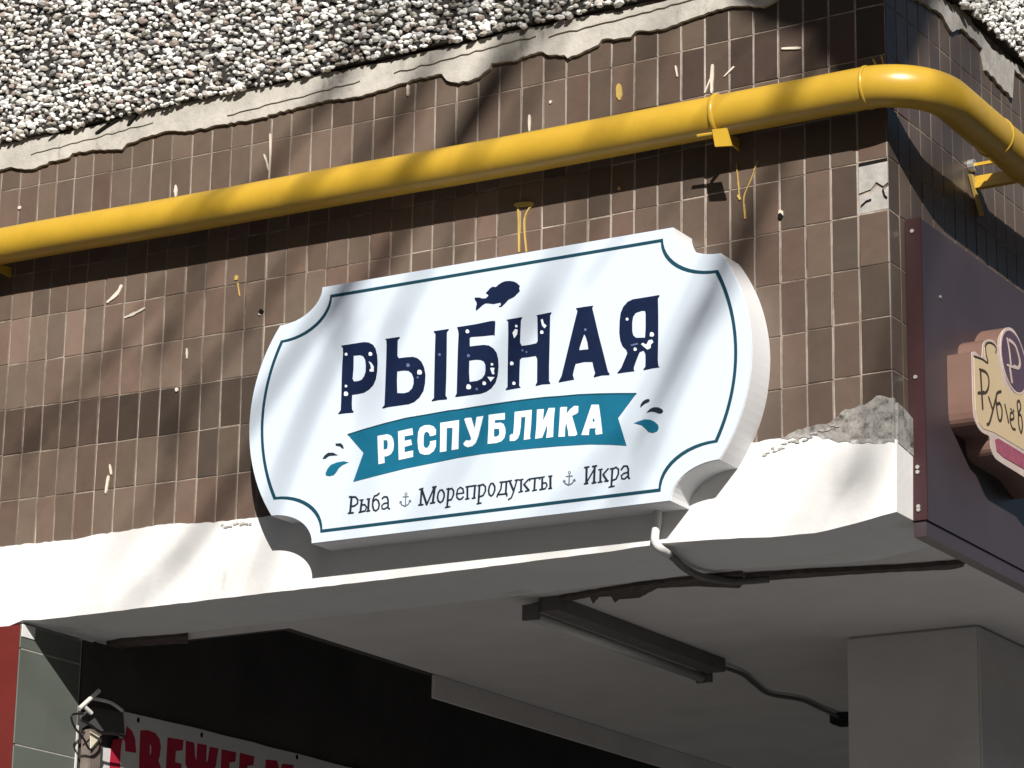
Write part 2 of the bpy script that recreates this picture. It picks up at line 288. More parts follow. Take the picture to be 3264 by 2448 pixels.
RIBBON = [[-1.4716, 3.6373], [-1.4238, 3.6443], [-1.359, 3.6518], [-1.2946, 3.6573], [-1.2306, 3.6582], [-1.1672, 3.6599], [-1.1388, 3.6588], [-1.0819, 3.6594], [-1.0114, 3.6593],
[-0.9415, 3.6585], [-0.8861, 3.6566], [-0.8473, 3.6537], [-0.7893, 3.6504], [-0.7318, 3.6447], [-0.6748, 3.6377], [-0.6295, 3.6315], [-0.6794, 3.5767], [-0.6556, 3.5045], [-0.7023,
3.513], [-0.7593, 3.5209], [-0.8456, 3.5273], [-0.9118, 3.5306], [-0.9811, 3.5332], [-1.065, 3.5351], [-1.1357, 3.534], [-1.2059, 3.5302], [-1.2906, 3.5259], [-1.3761, 3.5178],
[-1.4505, 3.5101], [-1.4216, 3.5831]]
RLETTERS = [{"o":[[-1.3796, 3.6217], [-1.3494, 3.6225], [-1.3384, 3.6173], [-1.3317, 3.6071], [-1.329, 3.5919], [-1.3307, 3.5772], [-1.3369, 3.5687], [-1.3475, 3.5645], [-1.3572,
3.5647], [-1.3555, 3.5478], [-1.3738, 3.5463], [-1.3775, 3.5906]], "h":[[[-1.3608, 3.6081], [-1.3489, 3.6065], [-1.3474, 3.5961], [-1.3481, 3.5841], [-1.3599, 3.5824]]], "s":[],
"d":[]}, {"o":[[-1.3172, 3.6258], [-1.2745, 3.6286], [-1.2718, 3.6106], [-1.2975, 3.6102], [-1.2971, 3.5981], [-1.2779, 3.5993], [-1.2743, 3.5849], [-1.2966, 3.5822], [-1.2962,
3.5682], [-1.2706, 3.5697], [-1.2701, 3.5529], [-1.3127, 3.5499], [-1.315, 3.5883]], "h":[], "s":[], "d":[]}, {"o":[[-1.2036, 3.6018], [-1.21, 3.6008], [-1.2205, 3.6003], [-1.2229,
3.608], [-1.2294, 3.6135], [-1.2367, 3.6116], [-1.2397, 3.6028], [-1.2394, 3.5787], [-1.2346, 3.5716], [-1.2261, 3.5714], [-1.22, 3.5799], [-1.2202, 3.5873], [-1.2022, 3.5878],
[-1.2028, 3.5703], [-1.2088, 3.56], [-1.2213, 3.5533], [-1.2362, 3.5542], [-1.2491, 3.5595], [-1.2547, 3.5713], [-1.2575, 3.5939], [-1.256, 3.616], [-1.251, 3.6265], [-1.2384,
3.6313], [-1.2235, 3.6303], [-1.2106, 3.6249], [-1.2029, 3.6147]], "h":[], "s":[], "d":[]}, {"o":[[-1.1907, 3.6316], [-1.135, 3.6316], [-1.1352, 3.5967], [-1.1352, 3.5563],
[-1.1551, 3.556], [-1.1534, 3.6138], [-1.1713, 3.6152], [-1.1708, 3.5552], [-1.1897, 3.5549], [-1.1897, 3.5945]], "h":[], "s":[], "d":[]}, {"o":[[-1.1196, 3.6318], [-1.114,
3.6342], [-1.099, 3.6329], [-1.0884, 3.6027], [-1.0834, 3.6327], [-1.0636, 3.6326], [-1.0708, 3.6054], [-1.0773, 3.5814], [-1.0841, 3.566], [-1.0938, 3.5586], [-1.1079, 3.5572],
[-1.118, 3.5629], [-1.1209, 3.5689], [-1.1126, 3.5765], [-1.1026, 3.574], [-1.0977, 3.5771], [-1.103, 3.5909], [-1.112, 3.612]], "h":[], "s":[], "d":[]}, {"o":[[-1.0481, 3.6336],
[-1.0011, 3.6324], [-1.0007, 3.6149], [-1.0295, 3.6175], [-1.0294, 3.6093], [-1.0132, 3.6091], [-1.004, 3.6042], [-0.9989, 3.5923], [-0.998, 3.5798], [-1.0012, 3.5678], [-1.0095,
3.5602], [-1.0234, 3.5577], [-1.0494, 3.5585], [-1.0481, 3.5962]], "h":[[[-1.0319, 3.5948], [-1.0171, 3.5935], [-1.0155, 3.5846], [-1.0168, 3.5773], [-1.0223, 3.5743], [-1.0315,
3.5748]]], "s":[], "d":[]}, {"o":[[-0.9724, 3.631], [-0.923, 3.63], [-0.9245, 3.5925], [-0.9274, 3.5608], [-0.926, 3.5557], [-0.9447, 3.5557], [-0.9424, 3.5887], [-0.9408, 3.6138],
[-0.9533, 3.6148], [-0.9543, 3.5902], [-0.9574, 3.5709], [-0.9621, 3.5616], [-0.9703, 3.5565], [-0.985, 3.5577], [-0.9853, 3.572], [-0.9804, 3.5751], [-0.9755, 3.5744], [-0.9738,
3.5928], [-0.9727, 3.6112]], "h":[], "s":[], "d":[]}, {"o":[[-0.9078, 3.6286], [-0.8884, 3.6272], [-0.8896, 3.6126], [-0.8907, 3.5967], [-0.8827, 3.6104], [-0.8747, 3.6279],
[-0.8568, 3.6261], [-0.8598, 3.5963], [-0.8612, 3.5523], [-0.8805, 3.5523], [-0.878, 3.5741], [-0.8775, 3.5876], [-0.8862, 3.5678], [-0.8922, 3.5545], [-0.9121, 3.554], [-0.9092,
3.5843]], "h":[], "s":[], "d":[]}, {"o":[[-0.8418, 3.6242], [-0.8382, 3.6257], [-0.8222, 3.6236], [-0.8242, 3.6063], [-0.8135, 3.6165], [-0.802, 3.6235], [-0.7905, 3.6219],
[-0.791, 3.6058], [-0.796, 3.6025], [-0.8082, 3.599], [-0.803, 3.5827], [-0.7926, 3.5503], [-0.7983, 3.5471], [-0.817, 3.5489], [-0.8186, 3.5614], [-0.8247, 3.5855], [-0.8274,
3.569], [-0.8278, 3.549], [-0.8459, 3.5507], [-0.8435, 3.5841]], "h":[], "s":[], "d":[]}, {"o":[[-0.7531, 3.6201], [-0.733, 3.6174], [-0.727, 3.5792], [-0.7224, 3.5425], [-0.7402,
3.5422], [-0.7424, 3.5515], [-0.7404, 3.559], [-0.7582, 3.5607], [-0.7596, 3.5525], [-0.7602, 3.5442], [-0.781, 3.5469], [-0.7685, 3.5795]], "h":[[[-0.747, 3.5857], [-0.7434,
3.5787], [-0.7469, 3.5741], [-0.7506, 3.5797]]], "s":[], "d":[]}]
DROPS = [[0, [[-1.5093, 3.6186], [-1.4928, 3.6174], [-1.4859, 3.61], [-1.4834, 3.6021], [-1.4878, 3.6027], [-1.4947, 3.6092], [-1.508, 3.6128]]], [0, [[-1.5483, 3.583], [-1.5424,
3.5907], [-1.5316, 3.5969], [-1.5161, 3.5953], [-1.5004, 3.5864], [-1.5158, 3.5874], [-1.5279, 3.588], [-1.5398, 3.5819]]], [1, [[-1.4667, 3.5634], [-1.4821, 3.5682], [-1.5019,
3.5678], [-1.5215, 3.5636], [-1.5321, 3.5537], [-1.5372, 3.543], [-1.5358, 3.5372], [-1.5247, 3.534], [-1.5116, 3.5352], [-1.5031, 3.5426], [-1.4968, 3.5512], [-1.4861, 3.5583]]],
[0, [[-0.6181, 3.5943], [-0.6174, 3.6019], [-0.6111, 3.61], [-0.6013, 3.6138], [-0.5943, 3.6135], [-0.5922, 3.6087], [-0.5957, 3.6054], [-0.6055, 3.6028], [-0.6125, 3.5986]]], [0,
[[-0.6012, 3.5799], [-0.5914, 3.5881], [-0.5802, 3.5911], [-0.5677, 3.5888], [-0.5579, 3.5824], [-0.5551, 3.5769], [-0.5593, 3.5724], [-0.5676, 3.5735], [-0.5774, 3.5786],
[-0.5872, 3.5812]]], [1, [[-0.6355, 3.5581], [-0.6236, 3.5611], [-0.6068, 3.564], [-0.5913, 3.5613], [-0.5788, 3.5545], [-0.5697, 3.5457], [-0.5676, 3.5365], [-0.5717, 3.5294],
[-0.5843, 3.5272], [-0.5954, 3.5312], [-0.6039, 3.5412], [-0.6137, 3.5502], [-0.6235, 3.554]]]]
FISH = [[-1.097, 3.9479], [-1.0898, 3.9476], [-1.0814, 3.9459], [-1.0737, 3.9424], [-1.0636, 3.9413], [-1.0554, 3.9471], [-1.0571, 3.9504], [-1.0639, 3.9552], [-1.0573, 3.9606],
[-1.0507, 3.9663], [-1.0432, 3.9693], [-1.039, 3.9675], [-1.034, 3.9667], [-1.0257, 3.9722], [-1.0157, 3.9763], [-1.0058, 3.9777], [-0.9941, 3.9766], [-0.9823, 3.9732], [-0.9723,
3.9675], [-0.9638, 3.9583], [-0.9658, 3.9523], [-0.9636, 3.9448], [-0.9717, 3.9383], [-0.9791, 3.9327], [-0.9865, 3.9301], [-0.9965, 3.9275], [-1.003, 3.9214], [-1.0096, 3.9164],
[-1.0178, 3.911], [-1.0245, 3.9124], [-1.0229, 3.9155], [-1.0187, 3.9156], [-1.0193, 3.9232], [-1.0289, 3.9232], [-1.0398, 3.9226], [-1.0532, 3.9261], [-1.0633, 3.9281], [-1.0717,
3.9252], [-1.0808, 3.9191], [-1.0899, 3.9134], [-1.0925, 3.9149], [-1.0922, 3.9224], [-1.0899, 3.9295], [-1.0913, 3.9365], [-1.0961, 3.9433]]
SMALL = [[[0.00507, [[-1.4543, 3.471], [-1.4573, 3.4289]]], [0.0039, [[-1.4612, 3.4718], [-1.4419, 3.4692], [-1.4348, 3.461], [-1.4356, 3.4514], [-1.4433, 3.4466], [-1.4545,
3.4459]]], [0.00351, [[-1.463, 3.4292], [-1.4471, 3.4287]]]], [[0.00468, [[-1.4223, 3.4595], [-1.4258, 3.4291]]], [0.00273, [[-1.4291, 3.4594], [-1.4178, 3.4594]]], [0.00351,
[[-1.4241, 3.4463], [-1.4129, 3.4459], [-1.407, 3.4385], [-1.4112, 3.4294], [-1.4302, 3.4277]]], [0.00468, [[-1.401, 3.459], [-1.4021, 3.4283]]], [0.00273, [[-1.4066, 3.4596],
[-1.3976, 3.4595]]], [0.00273, [[-1.4066, 3.4281], [-1.3965, 3.4281]]]], [[0.0039, [[-1.37, 3.4707], [-1.3755, 3.4665], [-1.3844, 3.4647], [-1.3885, 3.4556], [-1.3891, 3.4403],
[-1.3854, 3.4293], [-1.3785, 3.4256], [-1.3709, 3.4305], [-1.369, 3.4418], [-1.3727, 3.4518], [-1.3796, 3.4565], [-1.3873, 3.4516]]]], [[0.0039, [[-1.3606, 3.4552], [-1.3551,
3.4594], [-1.3462, 3.4583], [-1.3426, 3.4502], [-1.3419, 3.4291], [-1.3373, 3.4257]]], [0.00331, [[-1.3434, 3.4426], [-1.3545, 3.442], [-1.3611, 3.437], [-1.3597, 3.4292], [-1.353,
3.4275], [-1.3442, 3.4312]]]], [[0.00429, [[-1.2424, 3.4661], [-1.2446, 3.4264]]], [0.00468, [[-1.2424, 3.4671], [-1.2258, 3.4242]]], [0.00351, [[-1.2041, 3.4673], [-1.2258,
3.4242]]], [0.00468, [[-1.203, 3.4671], [-1.2084, 3.4269]]], [0.00312, [[-1.249, 3.4659], [-1.238, 3.4675]]], [0.00312, [[-1.25, 3.4261], [-1.2368, 3.4255]]], [0.00312, [[-1.215,
3.4267], [-1.2019, 3.4271]]], [0.00312, [[-1.2095, 3.467], [-1.1986, 3.4676]]]], [[0.0039, [[-1.1809, 3.4569], [-1.1752, 3.4477], [-1.1749, 3.4382], [-1.179, 3.4282], [-1.1855,
3.4246], [-1.1921, 3.4298], [-1.1946, 3.4395], [-1.1927, 3.4497], [-1.1874, 3.4567], [-1.1809, 3.4569]]]], [[0.00429, [[-1.1624, 3.4585], [-1.1655, 3.4106]]], [0.0037, [[-1.1634,
3.4558], [-1.1526, 3.4573], [-1.147, 3.45], [-1.1478, 3.4388], [-1.153, 3.429], [-1.1638, 3.4274]]], [0.00293, [[-1.1709, 3.4103], [-1.1568, 3.4111]]], [0.00273, [[-1.1678,
3.4572], [-1.1613, 3.4584]]]], [[0.00293, [[-1.137, 3.4413], [-1.1176, 3.4418]]], [0.00351, [[-1.1175, 3.4409], [-1.12, 3.4525], [-1.1277, 3.4572], [-1.1351, 3.4524], [-1.1381,
3.4414], [-1.1368, 3.4318], [-1.1301, 3.4263], [-1.1226, 3.4273], [-1.1184, 3.4315]]]], [[0.00429, [[-1.1071, 3.4566], [-1.1064, 3.4244]]], [0.00429, [[-1.0845, 3.4558], [-1.087,
3.425]]], [0.00312, [[-1.1114, 3.4562], [-1.0812, 3.4564]]], [0.00273, [[-1.1118, 3.4251], [-1.101, 3.4253]]], [0.00273, [[-1.0924, 3.4247], [-1.0827, 3.4251]]]], [[0.00429,
[[-1.0716, 3.4562], [-1.0738, 3.4094]]], [0.0037, [[-1.0726, 3.4544], [-1.0609, 3.4568], [-1.0543, 3.4503], [-1.054, 3.439], [-1.0602, 3.4284], [-1.072, 3.4261]]], [0.00293,
[[-1.078, 3.4089], [-1.0652, 3.4099]]], [0.00273, [[-1.0769, 3.4549], [-1.0705, 3.456]]]], [[0.0039, [[-1.033, 3.4562], [-1.0271, 3.4471], [-1.0269, 3.4377], [-1.0314, 3.4279],
[-1.0366, 3.4238], [-1.0431, 3.4292], [-1.0449, 3.4398], [-1.0425, 3.4499], [-1.0384, 3.4559], [-1.033, 3.4562]]]], [[0.00351, [[-1.007, 3.4555], [-1.0098, 3.4371], [-1.0181,
3.4258]]], [0.00429, [[-0.9936, 3.4554], [-0.9951, 3.4241]]], [0.00312, [[-1.0123, 3.4561], [-0.9889, 3.4556]]], [0.00312, [[-1.0192, 3.4254], [-0.9909, 3.4247]]], [0.00312,
[[-1.0201, 3.4199], [-1.0177, 3.4258]]], [0.00312, [[-0.9912, 3.4189], [-0.9922, 3.4247]]]], [[0.00429, [[-0.9847, 3.4566], [-0.9732, 3.4308]]], [0.00331, [[-0.9635, 3.4559],
[-0.9725, 3.427], [-0.9786, 3.4128], [-0.987, 3.4091]]], [0.00273, [[-0.99, 3.4563], [-0.9783, 3.4567]]], [0.00273, [[-0.9688, 3.4561], [-0.9582, 3.4564]]]], [[0.00429, [[-0.9512,
3.4553], [-0.9513, 3.4264]]], [0.00273, [[-0.9571, 3.4551], [-0.9455, 3.4559]]], [0.00273, [[-0.9576, 3.4243], [-0.9461, 3.4257]]], [0.00331, [[-0.9297, 3.4537], [-0.9421,
3.443]]], [0.0039, [[-0.9432, 3.4431], [-0.9281, 3.4255]]], [0.00273, [[-0.9387, 3.4245], [-0.9271, 3.4257]]]], [[0.00429, [[-0.9118, 3.4543], [-0.9134, 3.4237]]], [0.00312,
[[-0.9276, 3.4543], [-0.8981, 3.4545]]], [0.00273, [[-0.9187, 3.4234], [-0.9061, 3.4243]]], [0.00273, [[-0.9264, 3.4495], [-0.9265, 3.4551]]], [0.00273, [[-0.8976, 3.4498],
[-0.8992, 3.4552]]]], [[0.00429, [[-0.8908, 3.4546], [-0.8914, 3.4239]]], [0.00273, [[-0.896, 3.4543], [-0.8845, 3.4547]]], [0.00331, [[-0.8916, 3.4388], [-0.8801, 3.4393],
[-0.8769, 3.4315], [-0.882, 3.4246], [-0.8977, 3.4237]]], [0.00468, [[-0.8678, 3.4546], [-0.8674, 3.4238]]], [0.00273, [[-0.873, 3.4543], [-0.863, 3.4545]]], [0.00273, [[-0.8726,
3.4235], [-0.8632, 3.4237]]]], [[0.00468, [[-0.7662, 3.4644], [-0.7668, 3.4229]]], [0.00468, [[-0.7436, 3.4644], [-0.7452, 3.4231]]], [0.00312, [[-0.7648, 3.4273], [-0.7445,
3.4571]]], [0.00312, [[-0.7718, 3.4642], [-0.759, 3.4645]]], [0.00312, [[-0.772, 3.4235], [-0.7617, 3.4238]]], [0.00312, [[-0.7497, 3.4642], [-0.7374, 3.4646]]], [0.00312,
[[-0.7504, 3.4228], [-0.7391, 3.4233]]]], [[0.00429, [[-0.7271, 3.4531], [-0.7278, 3.4228]]], [0.00273, [[-0.7326, 3.4538], [-0.7219, 3.454]]], [0.00273, [[-0.734, 3.4223],
[-0.7221, 3.4227]]], [0.00331, [[-0.7056, 3.4533], [-0.7198, 3.4403]]], [0.0039, [[-0.7198, 3.4403], [-0.7074, 3.4222]]], [0.00273, [[-0.7155, 3.4232], [-0.7049, 3.4232]]]],
[[0.00429, [[-0.6943, 3.4519], [-0.6971, 3.4072]]], [0.0037, [[-0.6953, 3.4502], [-0.6841, 3.4543], [-0.6774, 3.448], [-0.6779, 3.4361], [-0.6839, 3.4249], [-0.6941, 3.4225]]],
[0.00293, [[-0.7036, 3.4067], [-0.6885, 3.408]]], [0.00273, [[-0.7004, 3.4517], [-0.6943, 3.4528]]]], [[0.0039, [[-0.6698, 3.4461], [-0.6628, 3.4545], [-0.6536, 3.4533], [-0.6506,
3.4456], [-0.6504, 3.4254], [-0.647, 3.4214]]], [0.00331, [[-0.6515, 3.4375], [-0.6627, 3.4361], [-0.6698, 3.4314], [-0.6677, 3.4239], [-0.6606, 3.4221], [-0.6525, 3.4275]]]]]
ANCHORS = [[[0.00176, [[-1.2854, 3.4588], [-1.2864, 3.4567], [-1.2888, 3.4561], [-1.2914, 3.4573], [-1.2925, 3.4596], [-1.2915, 3.4617], [-1.289, 3.4623], [-1.2865, 3.4611],
[-1.2854, 3.4588]]], [0.00293, [[-1.2895, 3.4564], [-1.2897, 3.4268]]], [0.00253, [[-1.2976, 3.4526], [-1.2812, 3.4516]]], [0.00293, [[-1.3057, 3.4424], [-1.301, 3.4329], [-1.2908,
3.4274], [-1.281, 3.4316], [-1.2747, 3.4419]]], [0.00253, [[-1.3073, 3.4384], [-1.3012, 3.4406]]], [0.00253, [[-1.2791, 3.4409], [-1.2728, 3.4373]]]], [[0.00176, [[-0.811, 3.4564],
[-0.8119, 3.4544], [-0.8143, 3.4538], [-0.8166, 3.455], [-0.8176, 3.4572], [-0.8167, 3.4592], [-0.8143, 3.4598], [-0.812, 3.4586], [-0.811, 3.4564]]], [0.00293, [[-0.8143, 3.4536],
[-0.8154, 3.4254]]], [0.00253, [[-0.8233, 3.4482], [-0.8055, 3.4474]]], [0.00293, [[-0.8301, 3.4398], [-0.8258, 3.4309], [-0.8164, 3.4255], [-0.8061, 3.4286], [-0.7983, 3.4382]]],
[0.00253, [[-0.8311, 3.4358], [-0.8253, 3.4373]]], [0.00253, [[-0.8031, 3.4369], [-0.7969, 3.4339]]]]]
SS_OUT = [[0.231, 3.7196], [0.2524, 3.7267], [0.2907, 3.7228], [0.2999, 3.7525], [0.3117, 3.7686], [0.3411, 3.7824], [0.3737, 3.7869], [0.3983, 3.7791], [0.4036, 3.8009], [0.4312,
3.8289], [0.4694, 3.8483], [0.5065, 3.8512], [0.5424, 3.836], [0.5667, 3.8129], [0.6073, 3.8031], [0.6529, 3.8033], [0.6993, 3.8067], [0.6691, 3.4769], [0.5421, 3.4826], [0.3968,
3.4845], [0.3544, 3.4886], [0.3344, 3.505], [0.3259, 3.5327], [0.2803, 3.5328], [0.2464, 3.5442], [0.2311, 3.5727], [0.2301, 3.657]]
SS_IN = [[0.241, 3.7137], [0.2902, 3.7169], [0.3219, 3.7153], [0.3126, 3.7329], [0.3105, 3.7525], [0.3258, 3.7675], [0.3585, 3.7765], [0.3831, 3.7692], [0.3953, 3.7406], [0.4206,
3.6952], [0.4631, 3.6801], [0.5077, 3.6872], [0.5536, 3.7034], [0.6813, 3.7362], [0.6637, 3.5429], [0.5481, 3.5519], [0.352, 3.5504], [0.2881, 3.5432], [0.2573, 3.5511], [0.2418,
3.5782], [0.2407, 3.6597]]
SS_OVAL = [[0.5705, 3.7873], [0.5752, 3.7707], [0.576, 3.7539], [0.5727, 3.7379], [0.5655, 3.7233], [0.5548, 3.711], [0.5412, 3.7016], [0.5254, 3.6956], [0.5082, 3.6931], [0.4904,
3.6944], [0.473, 3.6994], [0.4568, 3.7077], [0.4425, 3.7189], [0.431, 3.7326], [0.4226, 3.7479], [0.418, 3.7643], [0.4172, 3.7808], [0.4203, 3.7966], [0.4272, 3.8111], [0.4375,
3.8234], [0.4508, 3.8329], [0.4664, 3.8393], [0.4836, 3.842], [0.5014, 3.841], [0.5191, 3.8363], [0.5356, 3.8281], [0.5501, 3.8168], [0.562, 3.803]]
SS_PINK = [[0.3578,3.5333],[0.3798,3.5415],[0.5472,3.5416],[0.6635,3.5414],[0.6599,3.5011],[0.5438,3.5026],[0.4053,3.5015],[0.3665,3.5071]]
SS_TXT = [[[0.00648, [[0.2777, 3.6893], [0.2803, 3.6473], [0.2846, 3.5918]]], [0.00468, [[0.2719, 3.6872], [0.306, 3.6911], [0.3265, 3.6822], [0.3262, 3.6592], [0.3056, 3.6382],
[0.2627, 3.6272]]], [0.00432, [[0.2577, 3.6245], [0.295, 3.6375]]]], [[0.00504, [[0.3241, 3.6316], [0.3457, 3.6071]]], [0.00504, [[0.372, 3.6438], [0.3491, 3.6051], [0.325,
3.5679], [0.3089, 3.5596]]]], [[0.00504, [[0.4054, 3.6668], [0.3801, 3.6559], [0.3715, 3.6365], [0.3775, 3.6037], [0.3871, 3.5889], [0.402, 3.5955], [0.4075, 3.6198], [0.3942,
3.6337], [0.3757, 3.6261]]]], [[0.00468, [[0.427, 3.6391], [0.4377, 3.6188], [0.4477, 3.5982]]]], [[0.00432, [[0.4609, 3.6087], [0.4837, 3.6187], [0.4773, 3.631], [0.4622, 3.6249],
[0.4591, 3.6039], [0.4718, 3.5898], [0.4909, 3.5916]]], [0.00324, [[0.4632, 3.6373], [0.469, 3.6365]]], [0.00324, [[0.4801, 3.6381], [0.4859, 3.6372]]]], [[0.00468, [[0.5127,
3.6405], [0.5086, 3.6627], [0.5228, 3.6727], [0.531, 3.6567], [0.5144, 3.6351], [0.5157, 3.6064], [0.5292, 3.5917], [0.5386, 3.6149], [0.5315, 3.6365], [0.5144, 3.6351]]]]]
SS_CURL = [[0.00432,[[0.3786,3.7579],[0.3819,3.7718],[0.3585,3.7765],[0.3296,3.7706],[0.3143,3.7564],[0.3164,3.7368],[0.3257,3.7186],[0.2903,3.7184],[0.2409,3.7123]]]]
SS_MONO = [[0.00576, [[0.4534, 3.8146], [0.4658, 3.7857], [0.4726, 3.7525]]], [0.0072, [[0.4666, 3.8138], [0.5032, 3.8105], [0.5272, 3.7876], [0.533, 3.7685], [0.5171, 3.7555],
[0.4948, 3.754]]], [0.00504, [[0.4501, 3.745], [0.502, 3.7515]]], [0.00576, [[0.4645, 3.743], [0.4762, 3.7068]]]]
SPLASH = [[0, 0.01196, [[-2.1468, 4.4644], [-2.1446, 4.4364]]], [0, 0.0046, [[-1.847, 4.503], [-1.836, 4.4763], [-1.8305, 4.4555]]], [0, 0.00552, [[-1.8297, 4.5594], [-1.8259,
4.5041], [-1.827, 4.4302]]], [0, 0.01012, [[-2.7094, 4.4974], [-2.7054, 4.4946]]], [0, 0.00828, [[-1.382, 4.6141], [-1.3812, 4.5872]]], [0, 0.0069, [[-1.003, 4.4572], [-1.0023,
4.4147]]], [0, 0.00828, [[-0.9396, 4.4827], [-0.939, 4.477]]], [1, 0.01656, [[-0.7387, 4.4882], [-0.7355, 4.4527]]], [0, 0.0046, [[-0.5744, 4.509], [-0.5695, 4.4804]]], [0,
0.00828, [[-0.4699, 4.4904], [-0.472, 4.452], [-0.4726, 4.4179]]], [0, 0.00552, [[-0.4917, 4.4216], [-0.4739, 4.4592]]], [0, 0.00506, [[-0.4105, 4.474], [-0.4367, 4.4541]]], [0,
0.0069, [[-0.2762, 4.496], [-0.2275, 4.4875]]], [1, 0.01104, [[-0.0323, 4.4176], [-0.0259, 4.4017]]], [1, 0.00736, [[-0.0111, 4.4231], [-0.0053, 4.3963]]], [0, 0.01104, [[-2.3206,
4.2006], [-2.333, 4.1802], [-2.3653, 4.1603]]], [0, 0.00782, [[-2.3006, 4.1047], [-2.2701, 4.111], [-2.234, 4.1213]]], [1, 0.0138, [[-1.9229, 4.1601], [-1.9175, 4.1641]]], [1,
0.00506, [[-1.9176, 4.1447], [-1.9089, 4.107]]], [0, 0.00828, [[-1.8381, 4.0455], [-1.8346, 4.0426]]], [0, 0.00506, [[-2.0808, 3.9827], [-2.0787, 3.9557]]], [0, 0.01012, [[-2.1089,
3.8707], [-2.1074, 3.8642]]], [0, 0.00598, [[-2.326, 3.6857], [-2.3189, 3.6589]]], [0, 0.0092, [[-2.3286, 3.6538], [-2.3317, 3.6302], [-2.3344, 3.609]]], [1, 0.01196, [[-0.7359,
4.2101], [-0.7339, 4.2042]]], [1, 0.0092, [[-1.0373, 4.2179], [-1.0307, 4.1913], [-1.0274, 4.0893]]], [1, 0.00736, [[-0.9914, 4.21], [-1.0088, 4.1875], [-1.0133, 4.156], [-1.0056,
4.0857]]], [1, 0.01564, [[-1.0399, 4.2184], [-0.9914, 4.2132]]], [1, 0.00414, [[-0.4049, 4.2179], [-0.4005, 4.1725], [-0.397, 4.1319]]], [1, 0.01012, [[-0.3998, 4.1324], [-0.3952,
4.1218]]], [1, 0.00414, [[-0.346, 4.214], [-0.3655, 4.1663], [-0.3844, 4.1253], [-0.3824, 4.0741]]], [1, 0.00828, [[-0.3845, 4.1076], [-0.3815, 4.0695]]], [0, 0.0138, [[-0.2863,
4.0709], [-0.2827, 4.0628]]]]
HOLES = [[-0.2855,4.0589],[-1.8349,4.0508]]
